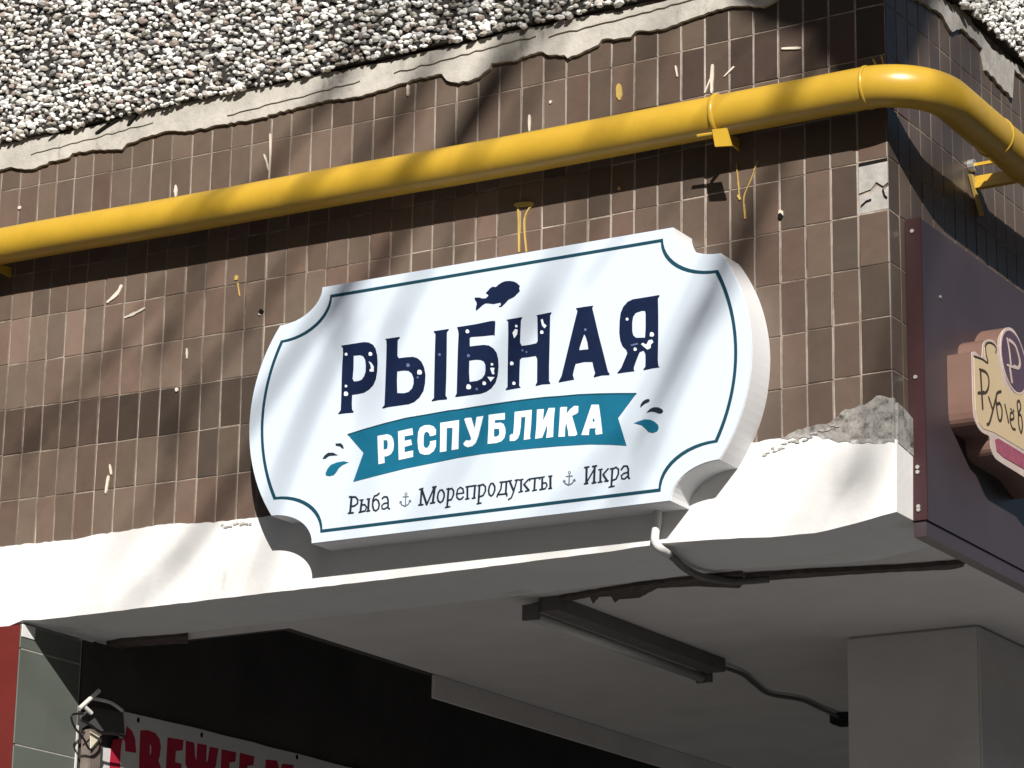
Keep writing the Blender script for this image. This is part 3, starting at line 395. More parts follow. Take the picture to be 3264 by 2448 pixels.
BAN = {"cloth":[[0.4589, 3.1005], [0.7597, 3.1071], [1.4045, 3.1075]], "flap":[[0.2475, 3.0568], [0.299, 3.0864], [0.43, 3.0915], [0.4414, 3.0313], [0.3337, 3.0248], [0.2446,
3.0431]], "C":[[0.473, 3.0607], [0.4976, 3.051], [0.513, 3.0331], [0.5221, 2.9911], [0.4726, 2.9891], [0.4703, 3.0157], [0.4568, 3.0231], [0.4538, 3.0078], [0.4513, 2.9859],
[0.451, 2.9643], [0.4564, 2.9008], [0.4776, 2.877], [0.5277, 2.8974], [0.5307, 2.8602], [0.4854, 2.8353], [0.4292, 2.8437], [0.408, 2.894], [0.4056, 2.9469], [0.4083, 2.9901],
[0.4149, 3.0126], [0.4693, 3.0277]], "V":[[0.5365, 3.0589], [0.5698, 3.0641], [0.6059, 3.0611], [0.6271, 3.047], [0.6348, 3.0258], [0.631, 2.9981], [0.6261, 2.9838], [0.6373,
2.9693], [0.6432, 2.9455], [0.6434, 2.8914], [0.6134, 2.8677], [0.5429, 2.8605], [0.5395, 2.9502], [0.5375, 2.9989]], "Vh":[[0.5824, 3.0303], [0.5913, 3.0193], [0.5917, 2.9996],
[0.5845, 2.9949]], "E":[[[0.6645, 3.0577], [0.7396, 3.0617], [0.7378, 3.0314], [0.7057, 3.0241], [0.7041, 2.9915], [0.7348, 2.991], [0.7348, 2.9636], [0.7044, 2.9617], [0.7062,
2.9124], [0.7388, 2.912], [0.7392, 2.8798], [0.6646, 2.8771], [0.6635, 2.9682]], [[0.9274, 3.0624], [0.9999, 3.0643], [0.9976, 3.0358], [0.969, 3.0291], [0.9673, 2.9919], [0.9986,
2.9913], [0.9983, 2.9657], [0.9664, 2.9638], [0.9671, 2.9233], [1.0015, 2.9203], [1.0011, 2.8949], [0.9267, 2.8951], [0.9272, 2.9938]], [[1.0192, 3.0659], [1.0932, 3.0654],
[1.0884, 3.0388], [1.0593, 3.032], [1.0567, 2.9944], [1.0872, 2.9936], [1.0867, 2.9678], [1.0564, 2.9662], [1.0549, 2.925], [1.0877, 2.9218], [1.0873, 2.8962], [1.016, 2.8969],
[1.0178, 2.994]]], "Zh":[[0.7519, 3.0616], [0.7911, 3.062], [0.7982, 3.0229], [0.8075, 3.0092], [0.8077, 3.0621], [0.8534, 3.0639], [0.8533, 3.0083], [0.8628, 3.0223], [0.8683,
3.0611], [0.9104, 3.0629], [0.9017, 3.0078], [0.8842, 2.9876], [0.9015, 2.9521], [0.9099, 2.8953], [0.868, 2.8947], [0.857, 2.9585], [0.8505, 2.9626], [0.8534, 2.8952], [0.8099,
2.8943], [0.8071, 2.9589], [0.7991, 2.9553], [0.7934, 2.8946], [0.7504, 2.8937], [0.7645, 2.9504], [0.7709, 2.9738], [0.755, 2.994]], "M":[[1.1527, 3.0651], [1.2101, 3.0704],
[1.228, 3.037], [1.2396, 3.0653], [1.2981, 3.0694], [1.2987, 2.9163], [1.2516, 2.9127], [1.2505, 3.001], [1.2352, 2.9599], [1.2173, 2.96], [1.1948, 2.9984], [1.1961, 2.9105],
[1.1519, 2.9099]], "eye":[[0.5244, 3.0865], [0.8264, 3.0902], [1.3146, 3.0969]], "stick1":[[0.1976, 3.0623], [0.2749, 3.1253]], "stick2":[[0.2684, 3.1038], [0.3398, 3.1035],
[0.4004, 3.0905]], "stick3":[[0.2215, 3.0714], [0.2476, 3.0571]], "loop":[[0.215, 3.0519], [0.1629, 3.0383], [0.1818, 3.0098], [0.2169, 2.9838], [0.2542, 2.9575], [0.2794, 2.9776],
[0.2991, 3.0004]], "wire":[[0.1963, 3.0297], [0.2383, 3.0206], [0.2851, 3.0081], [0.3392, 3.0125], [0.3941, 3.0143]], "paper":[[0.2588, 3.0091], [0.3029, 3.0001], [0.263, 2.961]],
"post":[[0.2711, 2.9778], [0.3225, 2.9856], [0.3221, 2.917], [0.2708, 2.9096]]}
BRANCH = [[-0.1, 0.013, [[-1.3923, 4.1676], [-1.5035, 3.9085], [-1.6017, 3.7137], [-1.6917, 3.5118]]], [-0.1, 0.013, [[-0.3428, 3.9925], [-0.4478, 3.8013], [-0.5529, 3.5982],
[-0.6708, 3.361]]], [-0.1, 0.006, [[-0.8333, 4.0488], [-0.9221, 3.9172], [-1.0313, 3.7379], [-1.1263, 3.5503], [-1.2224, 3.4127]]], [-0.1, 0.005, [[-1.241, 4.0769], [-1.3247,
3.9209], [-1.3931, 3.75], [-1.4024, 3.5915]]], [0, 0.01, [[-1.9423, 3.537], [-2.0594, 3.4151], [-2.1349, 3.3486], [-2.2221, 3.2783]]], [0, 0.009, [[-2.0783, 4.1406], [-2.1303,
4.0361], [-2.1632, 3.9048]]], [0, 0.009, [[-1.9906, 3.9095], [-2.0777, 3.7301], [-2.1704, 3.5517]]], [0, 0.006, [[-2.4775, 3.9041], [-2.6013, 3.7727], [-2.6781, 3.6594]]], [0,
0.011, [[-1.101, 4.5854], [-1.2029, 4.457], [-1.3568, 4.2754], [-1.4599, 4.1505]]], [0, 0.011, [[-1.3292, 4.6159], [-1.4004, 4.4746], [-1.4928, 4.3228]]], [0, 0.045, [[0.0088,
4.557], [-0.1404, 4.6023], [-0.2795, 4.6182], [-0.3593, 4.672]]], [0, 0.035, [[0.021, 4.4965], [-0.0956, 4.5454], [-0.2333, 4.5788], [-0.336, 4.6256], [-0.3973, 4.6756]]], [0,
0.008, [[-0.0332, 3.5071], [-0.1087, 3.4259], [-0.1667, 3.367], [-0.2117, 3.2982]]], [-0.1, 0.005, [[-0.5464, 3.6942], [-0.7116, 3.486], [-0.8789, 3.3429]]]]
ZO = 4.5614
H = 0.13297
Q = 0.01197
WIRES = [[[-2.4312,4.6703],[-2.3925,4.6874],[-2.3446,4.7016]],[[-2.3172,4.6733],[-2.3012,4.6883],[-2.283,4.7064]]]
PEEL = [[[-1.2627, 0.4478], [-1.1059, 0.378], [-0.8762, 0.3389], [-0.688, 0.3327], [-0.5705, 0.3445], [-0.6106, 0.4365], [-0.6487, 0.4821], [-0.732, 0.4164], [-0.8346, 0.3871],
[-0.9299, 0.4677], [-0.9859, 0.4591], [-1.017, 0.4913], [-0.9889, 0.4178], [-1.0194, 0.4102], [-1.0735, 0.4747], [-1.041, 0.3991], [-1.1821, 0.4479], [-1.2938, 0.515]], [[-0.5758,
0.3678], [-0.3959, 0.4009], [-0.1846, 0.4584], [-0.031, 0.4799], [-0.0466, 0.5077], [-0.0878, 0.5227], [-0.27, 0.4729], [-0.5974, 0.4168]], [[-2.5596, 0.3124], [-2.561, 0.3866],
[-2.5235, 0.3603], [-2.3389, 0.4011], [-2.2789, 0.3217], [-2.3672, 0.3091], [-2.487, 0.2926]]]
ZB = ZO - 1.288        # underside of the corner beam
def sag(x): return Q * x * (x + 2.8)

# ------------------------------------------------------------------ materials
def tile_mat(name, attr_type):
    m, n, b = nodes(name)
    a = n.nodes.new("ShaderNodeAttribute"); a.attribute_name = "tone"; a.attribute_type = attr_type
    c = ramp(n, a.outputs["Fac"], [(0.0, (0.100, 0.070, 0.058)), (0.5, (0.125, 0.086, 0.066)), (1.0, (0.150, 0.108, 0.084))])
    hu = n.nodes.new("ShaderNodeAttribute"); hu.attribute_name = "hue"; hu.attribute_type = attr_type
    c = mix_rgb(n, 0.45, c, ramp(n, hu.outputs["Fac"], [(0.0, (0.075, 0.066, 0.060)), (0.35, (0.125, 0.100, 0.072)), (0.65, (0.140, 0.090, 0.070)), (1.0, (0.165, 0.098, 0.078))]))
    f = noise(n, 16, 7, 0.72)
    c1 = mix_rgb(n, 0.28, c, ramp(n, f, [(0.3, (0.075, 0.052, 0.042)), (0.72, (0.19, 0.135, 0.105))]))
    big = n.nodes.new("ShaderNodeMapRange"); big.inputs[1].default_value = 0.45; big.inputs[2].default_value = 0.70; big.inputs[4].default_value = 0.42
    n.links.new(noise(n, 2.2, 5, 0.6), big.inputs[0])
    c2 = mix_rgb(n, big.outputs[0], c1, (0.165, 0.135, 0.105))
    spk = n.nodes.new("ShaderNodeMapRange"); spk.inputs[1].default_value = 0.74; spk.inputs[2].default_value = 0.80; spk.inputs[4].default_value = 0.6
    n.links.new(noise(n, 95, 3, 0.5), spk.inputs[0])
    c2 = mix_rgb(n, spk.outputs[0], c2, (0.30, 0.26, 0.22))
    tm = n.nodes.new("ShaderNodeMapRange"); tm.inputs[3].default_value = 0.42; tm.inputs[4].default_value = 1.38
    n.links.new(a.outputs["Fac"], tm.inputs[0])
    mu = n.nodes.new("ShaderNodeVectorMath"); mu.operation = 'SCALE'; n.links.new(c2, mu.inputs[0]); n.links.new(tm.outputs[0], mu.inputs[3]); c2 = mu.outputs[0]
    n.links.new(c2, b.inputs["Base Color"])
    r = n.nodes.new("ShaderNodeMapRange"); r.inputs[3].default_value = 0.28; r.inputs[4].default_value = 0.5
    n.links.new(noise(n, 30, 4, 0.6), r.inputs[0]); n.links.new(r.outputs[0], b.inputs["Roughness"])
    b.inputs["Specular IOR Level"].default_value = 0.45
    bump(n, b, noise(n, 60, 4, 0.5), 0.10, 0.003)
    return m
M = {}
M['tile'] = tile_mat("glazed_tile", 'OBJECT'); M['tile_g'] = tile_mat("glazed_tile_joined", 'GEOMETRY')
def grout_mat():
    m, n, b = nodes("grout")
    f = noise(n, 7, 6, 0.75, stretch=(1, 1, .5))
    c = ramp(n, f, [(0.36, (0.10, 0.075, 0.06)), (0.50, (0.26, 0.215, 0.175)), (0.66, (0.46, 0.40, 0.34))])
    n.links.new(c, b.inputs["Base Color"]); b.inputs["Roughness"].default_value = 0.95; b.inputs["Specular IOR Level"].default_value = 0.1
    return m
M['grout'] = grout_mat()
M['plaster'] = plain("cream_plaster", (0.45, 0.425, 0.385), 0.9, 0.2, 0.22, 9, 0.6, 60, dirt=((0.20, 0.185, 0.165), 12, 0.58))
M['white'] = plain("white_paint", (0.70, 0.695, 0.69), 0.75, 0.25, 0.04, 6, 0.25, 40, dirt=((0.52, 0.50, 0.475), 5, 0.60))
M['smear'] = plain("cement_smear", (0.36, 0.345, 0.325), 0.9, 0.2, 0.2, 30, 0.5, 70)
def thin_smear():
    m, n, b = nodes("thin_cement_wash")
    f = noise(n, 34, 8, 0.72)
    n.links.new(ramp(n, noise(n, 14, 5, 0.6), [(0.3, (0.20, 0.19, 0.18)), (0.7, (0.40, 0.385, 0.365))]), b.inputs["Base Color"])
    a = n.nodes.new("ShaderNodeMapRange"); a.inputs[1].default_value = 0.34; a.inputs[2].default_value = 0.56; a.inputs[3].default_value = 0.12
    n.links.new(f, a.inputs[0]); n.links.new(a.outputs[0], b.inputs["Alpha"]); b.inputs["Roughness"].default_value = 0.95
    bump(n, b, f, 0.4, 0.004)
    return m
M['wash'] = thin_smear()
M['soffit'] = plain("soffit_paint", (0.62, 0.595, 0.58), 0.9, 0.2, 0.07, 4, 0.15, 60)
M['cement'] = plain("dark_cement", (0.035, 0.033, 0.031), 0.95, 0.1, 0.3, 30, 0.5, 90)
M['slab'] = plain("concrete_slab", (0.30, 0.29, 0.27), 0.95, 0.1, 0.2, 20, 0.9, 90)
M['yellow'] = plain("yellow_paint", (0.50, 0.310, 0.032), 0.33, 0.5, 0.10, 7, 0.05, 60, dirt=((0.42, 0.22, 0.03), 26, 0.70))
M['ydrip'] = plain("dried_yellow_paint", (0.46, 0.32, 0.09), 0.6, 0.3)
M['wdrip'] = plain("dried_plaster_drip", (0.62, 0.56, 0.48), 0.85, 0.2)
M['hole'] = plain("hole_dark", (0.01, 0.009, 0.008), 0.9, 0.1)
M['signface'] = plain("sign_acrylic", (0.585, 0.660, 0.755), 0.28, 0.45, 0.015, 3)
M['signside'] = plain("sign_side", (0.72, 0.73, 0.75), 0.5, 0.4, 0.03, 6)
M['navy'] = plain("navy_vinyl", (0.006, 0.013, 0.045), 0.4, 0.4, 0.15, 30)
M['teal'] = plain("teal_vinyl", (0.008, 0.125, 0.215), 0.4, 0.4, 0.10, 14)
M['line'] = plain("dark_teal_vinyl", (0.010, 0.055, 0.085), 0.4, 0.4, 0.1, 20)
M['text'] = plain("slate_vinyl", (0.016, 0.024, 0.038), 0.5, 0.3)
M['anchor'] = plain("grey_vinyl", (0.12, 0.145, 0.17), 0.5, 0.3)
M['dim'] = plain("worn_navy", (0.10, 0.14, 0.26), 0.5, 0.3)
M['whitevinyl'] = plain("white_vinyl", (0.74, 0.80, 0.86), 0.35, 0.4, 0.04, 40)
M['purple'] = plain("purple_panel", (0.047, 0.034, 0.040), 0.42, 0.4, 0.10, 5)
M['maroon'] = plain("maroon_edge", (0.034, 0.010, 0.012), 0.5, 0.4, 0.1, 12)
M['cream'] = plain("cream_board", (0.55, 0.425, 0.265), 0.5, 0.4, 0.04, 8)
M['rim'] = plain("pinkish_rim", (0.52, 0.42, 0.38), 0.5, 0.4)
M['brown'] = plain("brown_side", (0.17, 0.098, 0.078), 0.5, 0.4, 0.08, 8)
M['ink'] = plain("brown_ink", (0.05, 0.034, 0.02), 0.5, 0.3)
M['oval'] = plain("plum_oval", (0.085, 0.05, 0.075), 0.45, 0.4, 0.1, 30)
M['pink'] = plain("pink_ribbon", (0.30, 0.075, 0.115), 0.45, 0.4, 0.25, 60)
M['red'] = plain("red_panel", (0.125, 0.018, 0.015), 0.8, 0.15, 0.12, 6, dirt=((0.10, 0.03, 0.028), 9, 0.62))
M['green'] = plain("grey_green_tile", (0.115, 0.128, 0.112), 0.35, 0.45, 0.10, 4)
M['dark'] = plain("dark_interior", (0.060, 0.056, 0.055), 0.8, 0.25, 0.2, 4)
M['glass'] = plain("dark_shopfront", (0.012, 0.012, 0.013), 0.2, 0.5, 0.2, 3)
M['cloth'] = plain("banner_vinyl", (0.66, 0.655, 0.65), 0.6, 0.3, 0.05, 6)
M['redink'] = plain("red_ink", (0.44, 0.018, 0.05), 0.6, 0.3, 0.08, 20)
M['cord'] = plain("white_cord", (0.62, 0.61, 0.58), 0.7, 0.3)
M['black'] = plain("black_cable", (0.012, 0.012, 0.012), 0.5, 0.4)
M['conduit'] = plain("grey_conduit", (0.60, 0.60, 0.59), 0.5, 0.4)
M['paper'] = plain("cream_paper", (0.72, 0.66, 0.52), 0.8, 0.2)
M['post'] = plain("weathered_post", (0.16, 0.13, 0.115), 0.8, 0.2, 0.2, 20)
M['flap'] = plain("grey_flap", (0.075, 0.075, 0.078), 0.7, 0.3)
M['peel'] = plain("peeling_strip", (0.10, 0.082, 0.075), 0.9, 0.1, 0.3, 40)
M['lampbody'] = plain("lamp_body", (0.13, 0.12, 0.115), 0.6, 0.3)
M['tube'] = plain("frosted_tube", (0.55, 0.54, 0.52), 0.25, 0.5, 0.03)
M['steel'] = plain("steel_bolt", (0.45, 0.44, 0.42), 0.4, 0.5, metal=0.6)
M['asphalt'] = plain("asphalt", (0.082, 0.083, 0.085), 0.9, 0.2, 0.3, 3, 0.6, 60)
M['paving'] = plain("paving", (0.128, 0.130, 0.133), 0.9, 0.2, 0.15, 8, 0.3, 50)
M['bark'] = plain("bark", (0.10, 0.085, 0.07), 0.9, 0.1, 0.4, 20, 0.8, 40)
def stone_mat():
    m, n, b = nodes("marble_chips")
    a = n.nodes.new("ShaderNodeAttribute"); a.attribute_name = "chip"; a.attribute_type = 'GEOMETRY'
    n.links.new(a.outputs["Color"], b.inputs["Base Color"]); b.inputs["Roughness"].default_value = 0.75
    return m
M['chips'] = stone_mat()

# ------------------------------------------------------------------ ground
g = mesh_obj("ground", [(-400, -400, 0), (400, -400, 0), (400, 400, 0), (-400, 400, 0)], [(0, 1, 2, 3)], M['asphalt']); g["kind"] = "structure"
g = MB().box((-14, -3.6, -0.2), (6, 14, 0.13)).obj("pavement", M['paving']); g["kind"] = "structure"

# ------------------------------------------------------------------ building
BLD = thing("building", (-2.0, 0.0, 0.13), "corner building with brown glazed tile fascia, pebble dash panels and open porch", "building")
# tile walls: grout bed first, tiles on it
ZT, ZL = ZO + 0.30, ZB + 0.10
front = MB().box((-4.2, 0.0013, ZL), (-0.0013, 0.30, ZT)).obj("front_tile_wall", M['grout'], BLD)
side = MB().box((-0.30, 0.302, ZL), (-0.0015, 4.0, ZT)).obj("side_tile_wall", M['grout'], BLD)

def unit_tile(axis):
    """tile 1 x 1 in its plane with a small chamfer, front at 0, back 7 mm behind"""
    c = 0.03; cz = 0.015; d = 0.0009
    o = [(-.5, -.5), (.5, -.5), (.5, .5), (-.5, .5)]; i = [(-.5 + c, -.5 + cz), (.5 - c, -.5 + cz), (.5 - c, .5 - cz), (-.5 + c, .5 - cz)]
    v = []
    sgn = 1 if axis == 1 else -1
    for q in i: v.append(pt(axis, 0.0, q))
    for q in o: v.append(pt(axis, sgn * d, q))
    for q in o: v.append(pt(axis, sgn * 0.007, q))
    f = [(0, 1, 2, 3)] + [(k, (k + 1) % 4, 4 + (k + 1) % 4, 4 + k)[::-1] for k in range(4)] + [(4 + k, 4 + (k + 1) % 4, 8 + (k + 1) % 4, 8 + k)[::-1] for k in range(4)]
    if axis == 0: f = [t[::-1] for t in f]
    return v, f
def tile_mesh(axis, name):
    v, f = unit_tile(axis); me = bpy.data.meshes.new(name); me.from_pydata(v, [], f); me.update(); me.materials.append(M['tile']); return me
TA, TB = tile_mesh(1, "tile"), tile_mesh(0, "tile")
cols = [-2.786 - 0.068 * k for k in range(14, 0, -1)] + COLS[:-1] + [0.0]
NC = len(cols) - 1
def zrow(r, x): return ZO - H * r + sag(max(-2.9, min(0, x)))
def tone_for(c, r, x):
    t = 0.60 + 0.34 * (RND.random() - 0.5)
    k = NC - 1 - c                                  # columns counted from the corner
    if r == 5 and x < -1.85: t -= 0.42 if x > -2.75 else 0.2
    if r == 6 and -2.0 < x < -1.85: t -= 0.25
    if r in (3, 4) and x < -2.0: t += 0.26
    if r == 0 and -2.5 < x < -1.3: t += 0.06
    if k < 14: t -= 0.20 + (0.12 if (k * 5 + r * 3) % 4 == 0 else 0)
    if r <= 0 and k < 7: t -= 0.28  # shadow across the top corner, put into the tile tone
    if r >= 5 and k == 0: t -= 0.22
    if r == 3 and k in (0,): t -= 0.15
    if RND.random() < 0.07: t -= 0.16
    return max(0.02, min(0.98, t))
SX, SZ = -1.052, 3.698
far_v, far_f, far_t = [], [], []
def add_far(mb_v, mb_f, tones, axis, cx, cz, wd, hg, tone, off=0.0):
    v, f = unit_tile(axis); i = len(mb_v)
    for q in v:
        if axis == 1: mb_v.append((cx + q[0] * wd, q[1], cz + q[2] * hg))
        else: mb_v.append((q[0], cx + q[1] * wd, cz + q[2] * hg))
        tones.append(tone)
    mb_f += [tuple(i + k for k in t) for t in f]
ntile = 0
for r in range(-1, 8):
    for c in range(NC):
        x0, x1 = cols[c], cols[c + 1]; cx = (x0 + x1) / 2; hw = (x1 - x0)
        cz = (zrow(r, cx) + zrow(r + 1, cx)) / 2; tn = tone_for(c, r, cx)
        jx = 0.0026 + 0.0018 * RND.random(); jz = 0.0020 + 0.0014 * RND.random()
        if abs(cx - SX) < 0.58 and abs(cz - SZ) < 0.16: continue       # wholly behind the sign box
        if NC - 1 - c == 0 and r == 3: continue                        # the patched tile, below
        if r == -1 or cx < -2.80 or (r >= 5 and cx < -2.72):
            add_far(far_v, far_f, far_t, 1, cx, cz, hw - jx, H - jz, tn); continue
        o = bpy.data.objects.new("tile", TA); COL.objects.link(o); o.parent = front
        o.location = (cx + RND.uniform(-.0006, .0006), RND.uniform(-.0010, .0003), cz + RND.uniform(-.0006, .0006)); o.scale = (hw - jx, 1, H - jz)
        o.rotation_euler = (math.radians(RND.uniform(-.8, .8)), math.radians(RND.uniform(-.25, .25)), math.radians(RND.uniform(-.9, .9)))
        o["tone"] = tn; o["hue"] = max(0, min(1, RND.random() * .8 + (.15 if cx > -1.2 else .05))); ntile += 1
def far_obj(v, f, t, parent):
    o = mesh_obj("tile", v, f, M['tile_g'], parent)
    a = o.data.attributes.new("tone", 'FLOAT', 'POINT'); a.data.foreach_set("value", t)
    a = o.data.attributes.new("hue", 'FLOAT', 'POINT'); a.data.foreach_set("value", [.4] * len(t)); o["kind"] = "stuff"; return o
far_obj(far_v, far_f, far_t, front)
bv, bf, bt = [], [], []
bcol = [0.0, 0.063] + [0.063 + 0.0677 * k for k in range(1, 26)]
for r in range(-1, 8):
    for c in range(len(bcol) - 1):
        y0, y1 = bcol[c], bcol[c + 1]; cy = (y0 + y1) / 2
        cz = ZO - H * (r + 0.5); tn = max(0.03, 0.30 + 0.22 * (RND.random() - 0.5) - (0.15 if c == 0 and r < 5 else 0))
        if r > 3 and c > 1: continue
        if r == -1 or c > 8 or (r > 3 and c > 0):
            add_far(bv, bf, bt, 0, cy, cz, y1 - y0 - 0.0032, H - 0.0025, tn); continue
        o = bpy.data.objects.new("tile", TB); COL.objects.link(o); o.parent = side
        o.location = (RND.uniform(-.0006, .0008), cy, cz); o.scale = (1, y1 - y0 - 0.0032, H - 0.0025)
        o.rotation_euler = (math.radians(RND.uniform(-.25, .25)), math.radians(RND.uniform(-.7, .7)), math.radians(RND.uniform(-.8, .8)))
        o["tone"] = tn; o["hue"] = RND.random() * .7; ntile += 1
far_obj(bv, bf, bt, side)
side_far = None
# missing corner tile, patched with cement
px0, px1 = cols[-2], 0.0
pz0, pz1 = zrow(4, -0.03), zrow(3, -0.03)
pm = MB()
pm.prism(1, 0.005, 0.0005, [(px0 + .002, pz0 + .002), (px1 - .002, pz0 + .003), (px1 - .001, pz0 + .060), (px1 - .012, pz0 + .052), (px1 - .030, pz0 + .066), (px1 - .046, pz0 + .050), (px0 + .003, pz0 + .046)])
pm.prism(1, 0.005, -0.003, [(px0 + .003, pz0 + .052), (px1 - .045, pz0 + .058), (px1 - .031, pz0 + .074), (px1 - .013, pz0 + .060), (px1 - .001, pz0 + .068), (px1 - .001, pz1 - .012), (px0 + .004, pz1 - .014)])
MB().prism(1, 0.005, -0.0005, [(px0 + .002, pz1 - .012), (px1 - .003, pz1 - .011), (px1 - .003, pz1 - .002), (px0 + .002, pz1 - .003)]).obj("dark_gap", M['hole'], front)
MB().stroke(1, -.002, -.0037, .003, [(px0 + .008, pz0 + .020), (px0 + .022, pz0 + .030), (px0 + .034, pz0 + .032)]).obj("crack", M['hole'], front)
MB().stroke(1, -.002, -.0035, .0035, [(px1 - .014, pz0 + .052), (px1 - .010, pz0 + .036), (px1 - .004, pz0 + .030)]).obj("crack", M['hole'], front)
o = pm.obj("cement_patch", M['smear'], front); o["label"] = "grey cement patch cracked in place of a lost corner tile"

# paint and plaster drips on the tiles
for i, (c, wd, pts) in enumerate(SPLASH):
    if c and wd < .012: wd *= .62
    if len(pts) == 2 and math.dist(*pts) < 0.008:
        x, z = pts[0]; rr = wd * 0.55
        blob = [(x + rr * math.cos(a) * RND.uniform(.7, 1.2), z + rr * math.sin(a) * RND.uniform(.8, 1.3)) for a in [k * math.pi / 4 for k in range(8)]]
        MB().prism(1, 0.003, -0.0035 - .0002 * (i % 5), blob).obj("paint_drip" if c else "plaster_drip", M['ydrip' if c else 'wdrip'], front)
    else:
        MB().stroke(1, 0.003, -0.0035 - .0002 * (i % 5), wd, [tuple(q)[:2] for q in smooth_path([(p[0], p[1], 0) for p in pts], 4)], True).obj("paint_drip" if c else "plaster_drip", M['ydrip' if c else 'wdrip'], front)
for x, z in HOLES:
    MB().prism(1, 0.003, -0.0052, [(x + .0075 * math.cos(a) * RND.uniform(.7, 1.2), z + .0075 * math.sin(a) * RND.uniform(.7, 1.2)) for a in [k * math.pi / 4 for k in range(8)]]).obj("drill_hole", M['hole'], front)

# plaster strip above the tiles
st_top = ragged([(-4.2, STRIP_TOP[0][1])] + STRIP_TOP + [(-0.30, STRIP_TOP[-1][1] + .004), (0.0, STRIP_TOP[-1][1] + .006)], 0.012, 0.0022, 3)
st_bot = ragged([(-4.2, STRIP_BOT[0][1])] + STRIP_BOT + [(-0.30, STRIP_BOT[-1][1] + .02), (-0.20, STRIP_BOT[-1][1] + .03), (0.0, STRIP_BOT[-1][1] + .035)], 0.012, 0.0026, 4)
o = MB().prism(1, 0.006, -0.011, [(x, z) for x, z in st_top] + [(x, z) for x, z in reversed(st_bot)]).obj("plaster_strip", M['plaster'], BLD)
o["label"] = "ragged cream plaster strip between pebble panel and brown tiles"
flakes = [(-2.45, .10), (-1.75, .088), (-1.2, .105), (-0.72, .11)]
for k, (x, dz) in enumerate(flakes):
    q = ragged([(x - .22, ZO + dz - .012), (x - .05, ZO + dz - .006), (x + .10, ZO + dz), (x + .22, ZO + dz + .004)], .02, .003, 20 + k)
    q2 = ragged([(x - .22, ZO + dz - .008), (x, ZO + dz + .003), (x + .22, ZO + dz + .010)], .03, .002, 30 + k)
    MB().prism(1, -0.008, -0.0145 - .0004 * k, q + q2[::-1]).obj("plaster_flake", M['plaster'], BLD)
# side strip: broken, only patches left
s2 = ragged([(0.10, ZO + .062), (0.24, ZO + .085), (0.33, ZO + .095), (0.40, ZO + .070), (0.47, ZO + .105), (0.60, ZO + .10), (0.62, ZO + .045), (0.80, ZO + .03), (0.82, ZO + .12), (1.2, ZO + .125), (2.0, ZO + .125)], .014, .004, 9)
s2t = ragged([(0.10, ZO + .10), (0.26, ZO + .135), (0.40, ZO + .145), (0.44, ZO + .165), (0.58, ZO + .142), (0.66, ZO + .120), (0.80, ZO + .135), (0.95, ZO + .150), (1.3, ZO + .152), (2.0, ZO + .152)], .014, .004, 10)
o = MB().prism(0, -0.006, 0.008, s2 + s2t[::-1]).obj("plaster_strip", M['smear'], BLD); o["label"] = "crumbling grey plaster patches on the side wall under the pebble panel"

# pebble dash panels
for q in WIRES: MB().stroke(1, -.012, -.0165, .010, q, True).obj("rusty_stub", M['hole'], BLD)
def panel(axis, a0, a1, zb, d_out, name, label):
    if axis == 1: b = MB().box((a0, -d_out, zb), (a1, 0.30, zb + 3.0))
    else: b = MB().box((-0.30, a0, zb), (d_out, a1, zb + 3.0))
    o = b.obj(name, M['cement'], BLD); o["label"] = label; return o
pa = panel(1, -4.2, 0.024, ZO + 0.142, 0.024, "pebble_panel", "grey marble chip pebble dash panel over the front fascia")
pb = panel(0, 0.302, 4.0, ZO + 0.155, 0.024, "pebble_panel", "bright white pebble dash panel over the side fascia")
import array
ICO = None
def ico():
    bm = bmesh.new(); bmesh.ops.create_icosphere(bm, subdivisions=1, radius=1)
    v = [tuple(x.co) for x in bm.verts]; f = [tuple(x.index for x in q.verts) for q in bm.faces]; bm.free(); return v, f
IV, IF = ico()
def chips(axis, a0, a1, z0, z1, d, parent, pitch, white, seed, keep):
    r = random.Random(seed); v = []; f = []; cols_ = []
    a = a0; row = 0
    nz = int((z1 - z0) / (pitch * .86)); na = int((a1 - a0) / pitch)
    for j in range(nz):
        for k in range(na):
            ua = a0 + (k + 0.5 * (j % 2)) * pitch + r.uniform(-.5, .5) * pitch; uz = z0 + .004 + j * pitch * .86 + r.uniform(-.45, .45) * pitch
            if not keep(ua, uz): continue
            if r.random() < 0.03: continue
            s = pitch * r.uniform(.42, .74)
            sx, sy, sz = s * r.uniform(.8, 1.75), s * r.uniform(.5, .95), s * r.uniform(.5, .9)
            e = Matrix.Rotation(r.uniform(0, 6.28), 3, 'Z') @ Matrix.Rotation(r.uniform(0, 6.28), 3, 'X')
            i = len(v); dd = d + r.uniform(-.2, .75) * s
            q = r.random()
            if q < white: b = r.uniform(.55, .88); c = (b, b * .985, b * .95)
            elif q < white + .22: b = r.uniform(.30, .50); c = (b, b * .93, b * .83)
            elif q < white + .30: b = r.uniform(.22, .38); c = (b, b * .80, b * .70)
            else: b = r.uniform(.18, .36); c = (b, b, b)
            for p in IV:
                w_ = e @ Vector((p[0] * sx * r.uniform(.85, 1.15), p[1] * sy * r.uniform(.85, 1.15), p[2] * sz * r.uniform(.85, 1.15)))
                v.append((ua + w_.x, -dd + w_.y, uz + w_.z) if axis == 1 else (dd + w_.y, ua + w_.x, uz + w_.z)); cols_ += [c[0], c[1], c[2], 1.0]
            f += [(t[0] + i, t[1] + i, t[2] + i) for t in IF]
    o = mesh_obj("pebbles", v, f, M['chips'], parent)
    at = o.data.attributes.new("chip", 'FLOAT_COLOR', 'POINT'); at.data.foreach_set("color", cols_); o["kind"] = "stuff"; return o
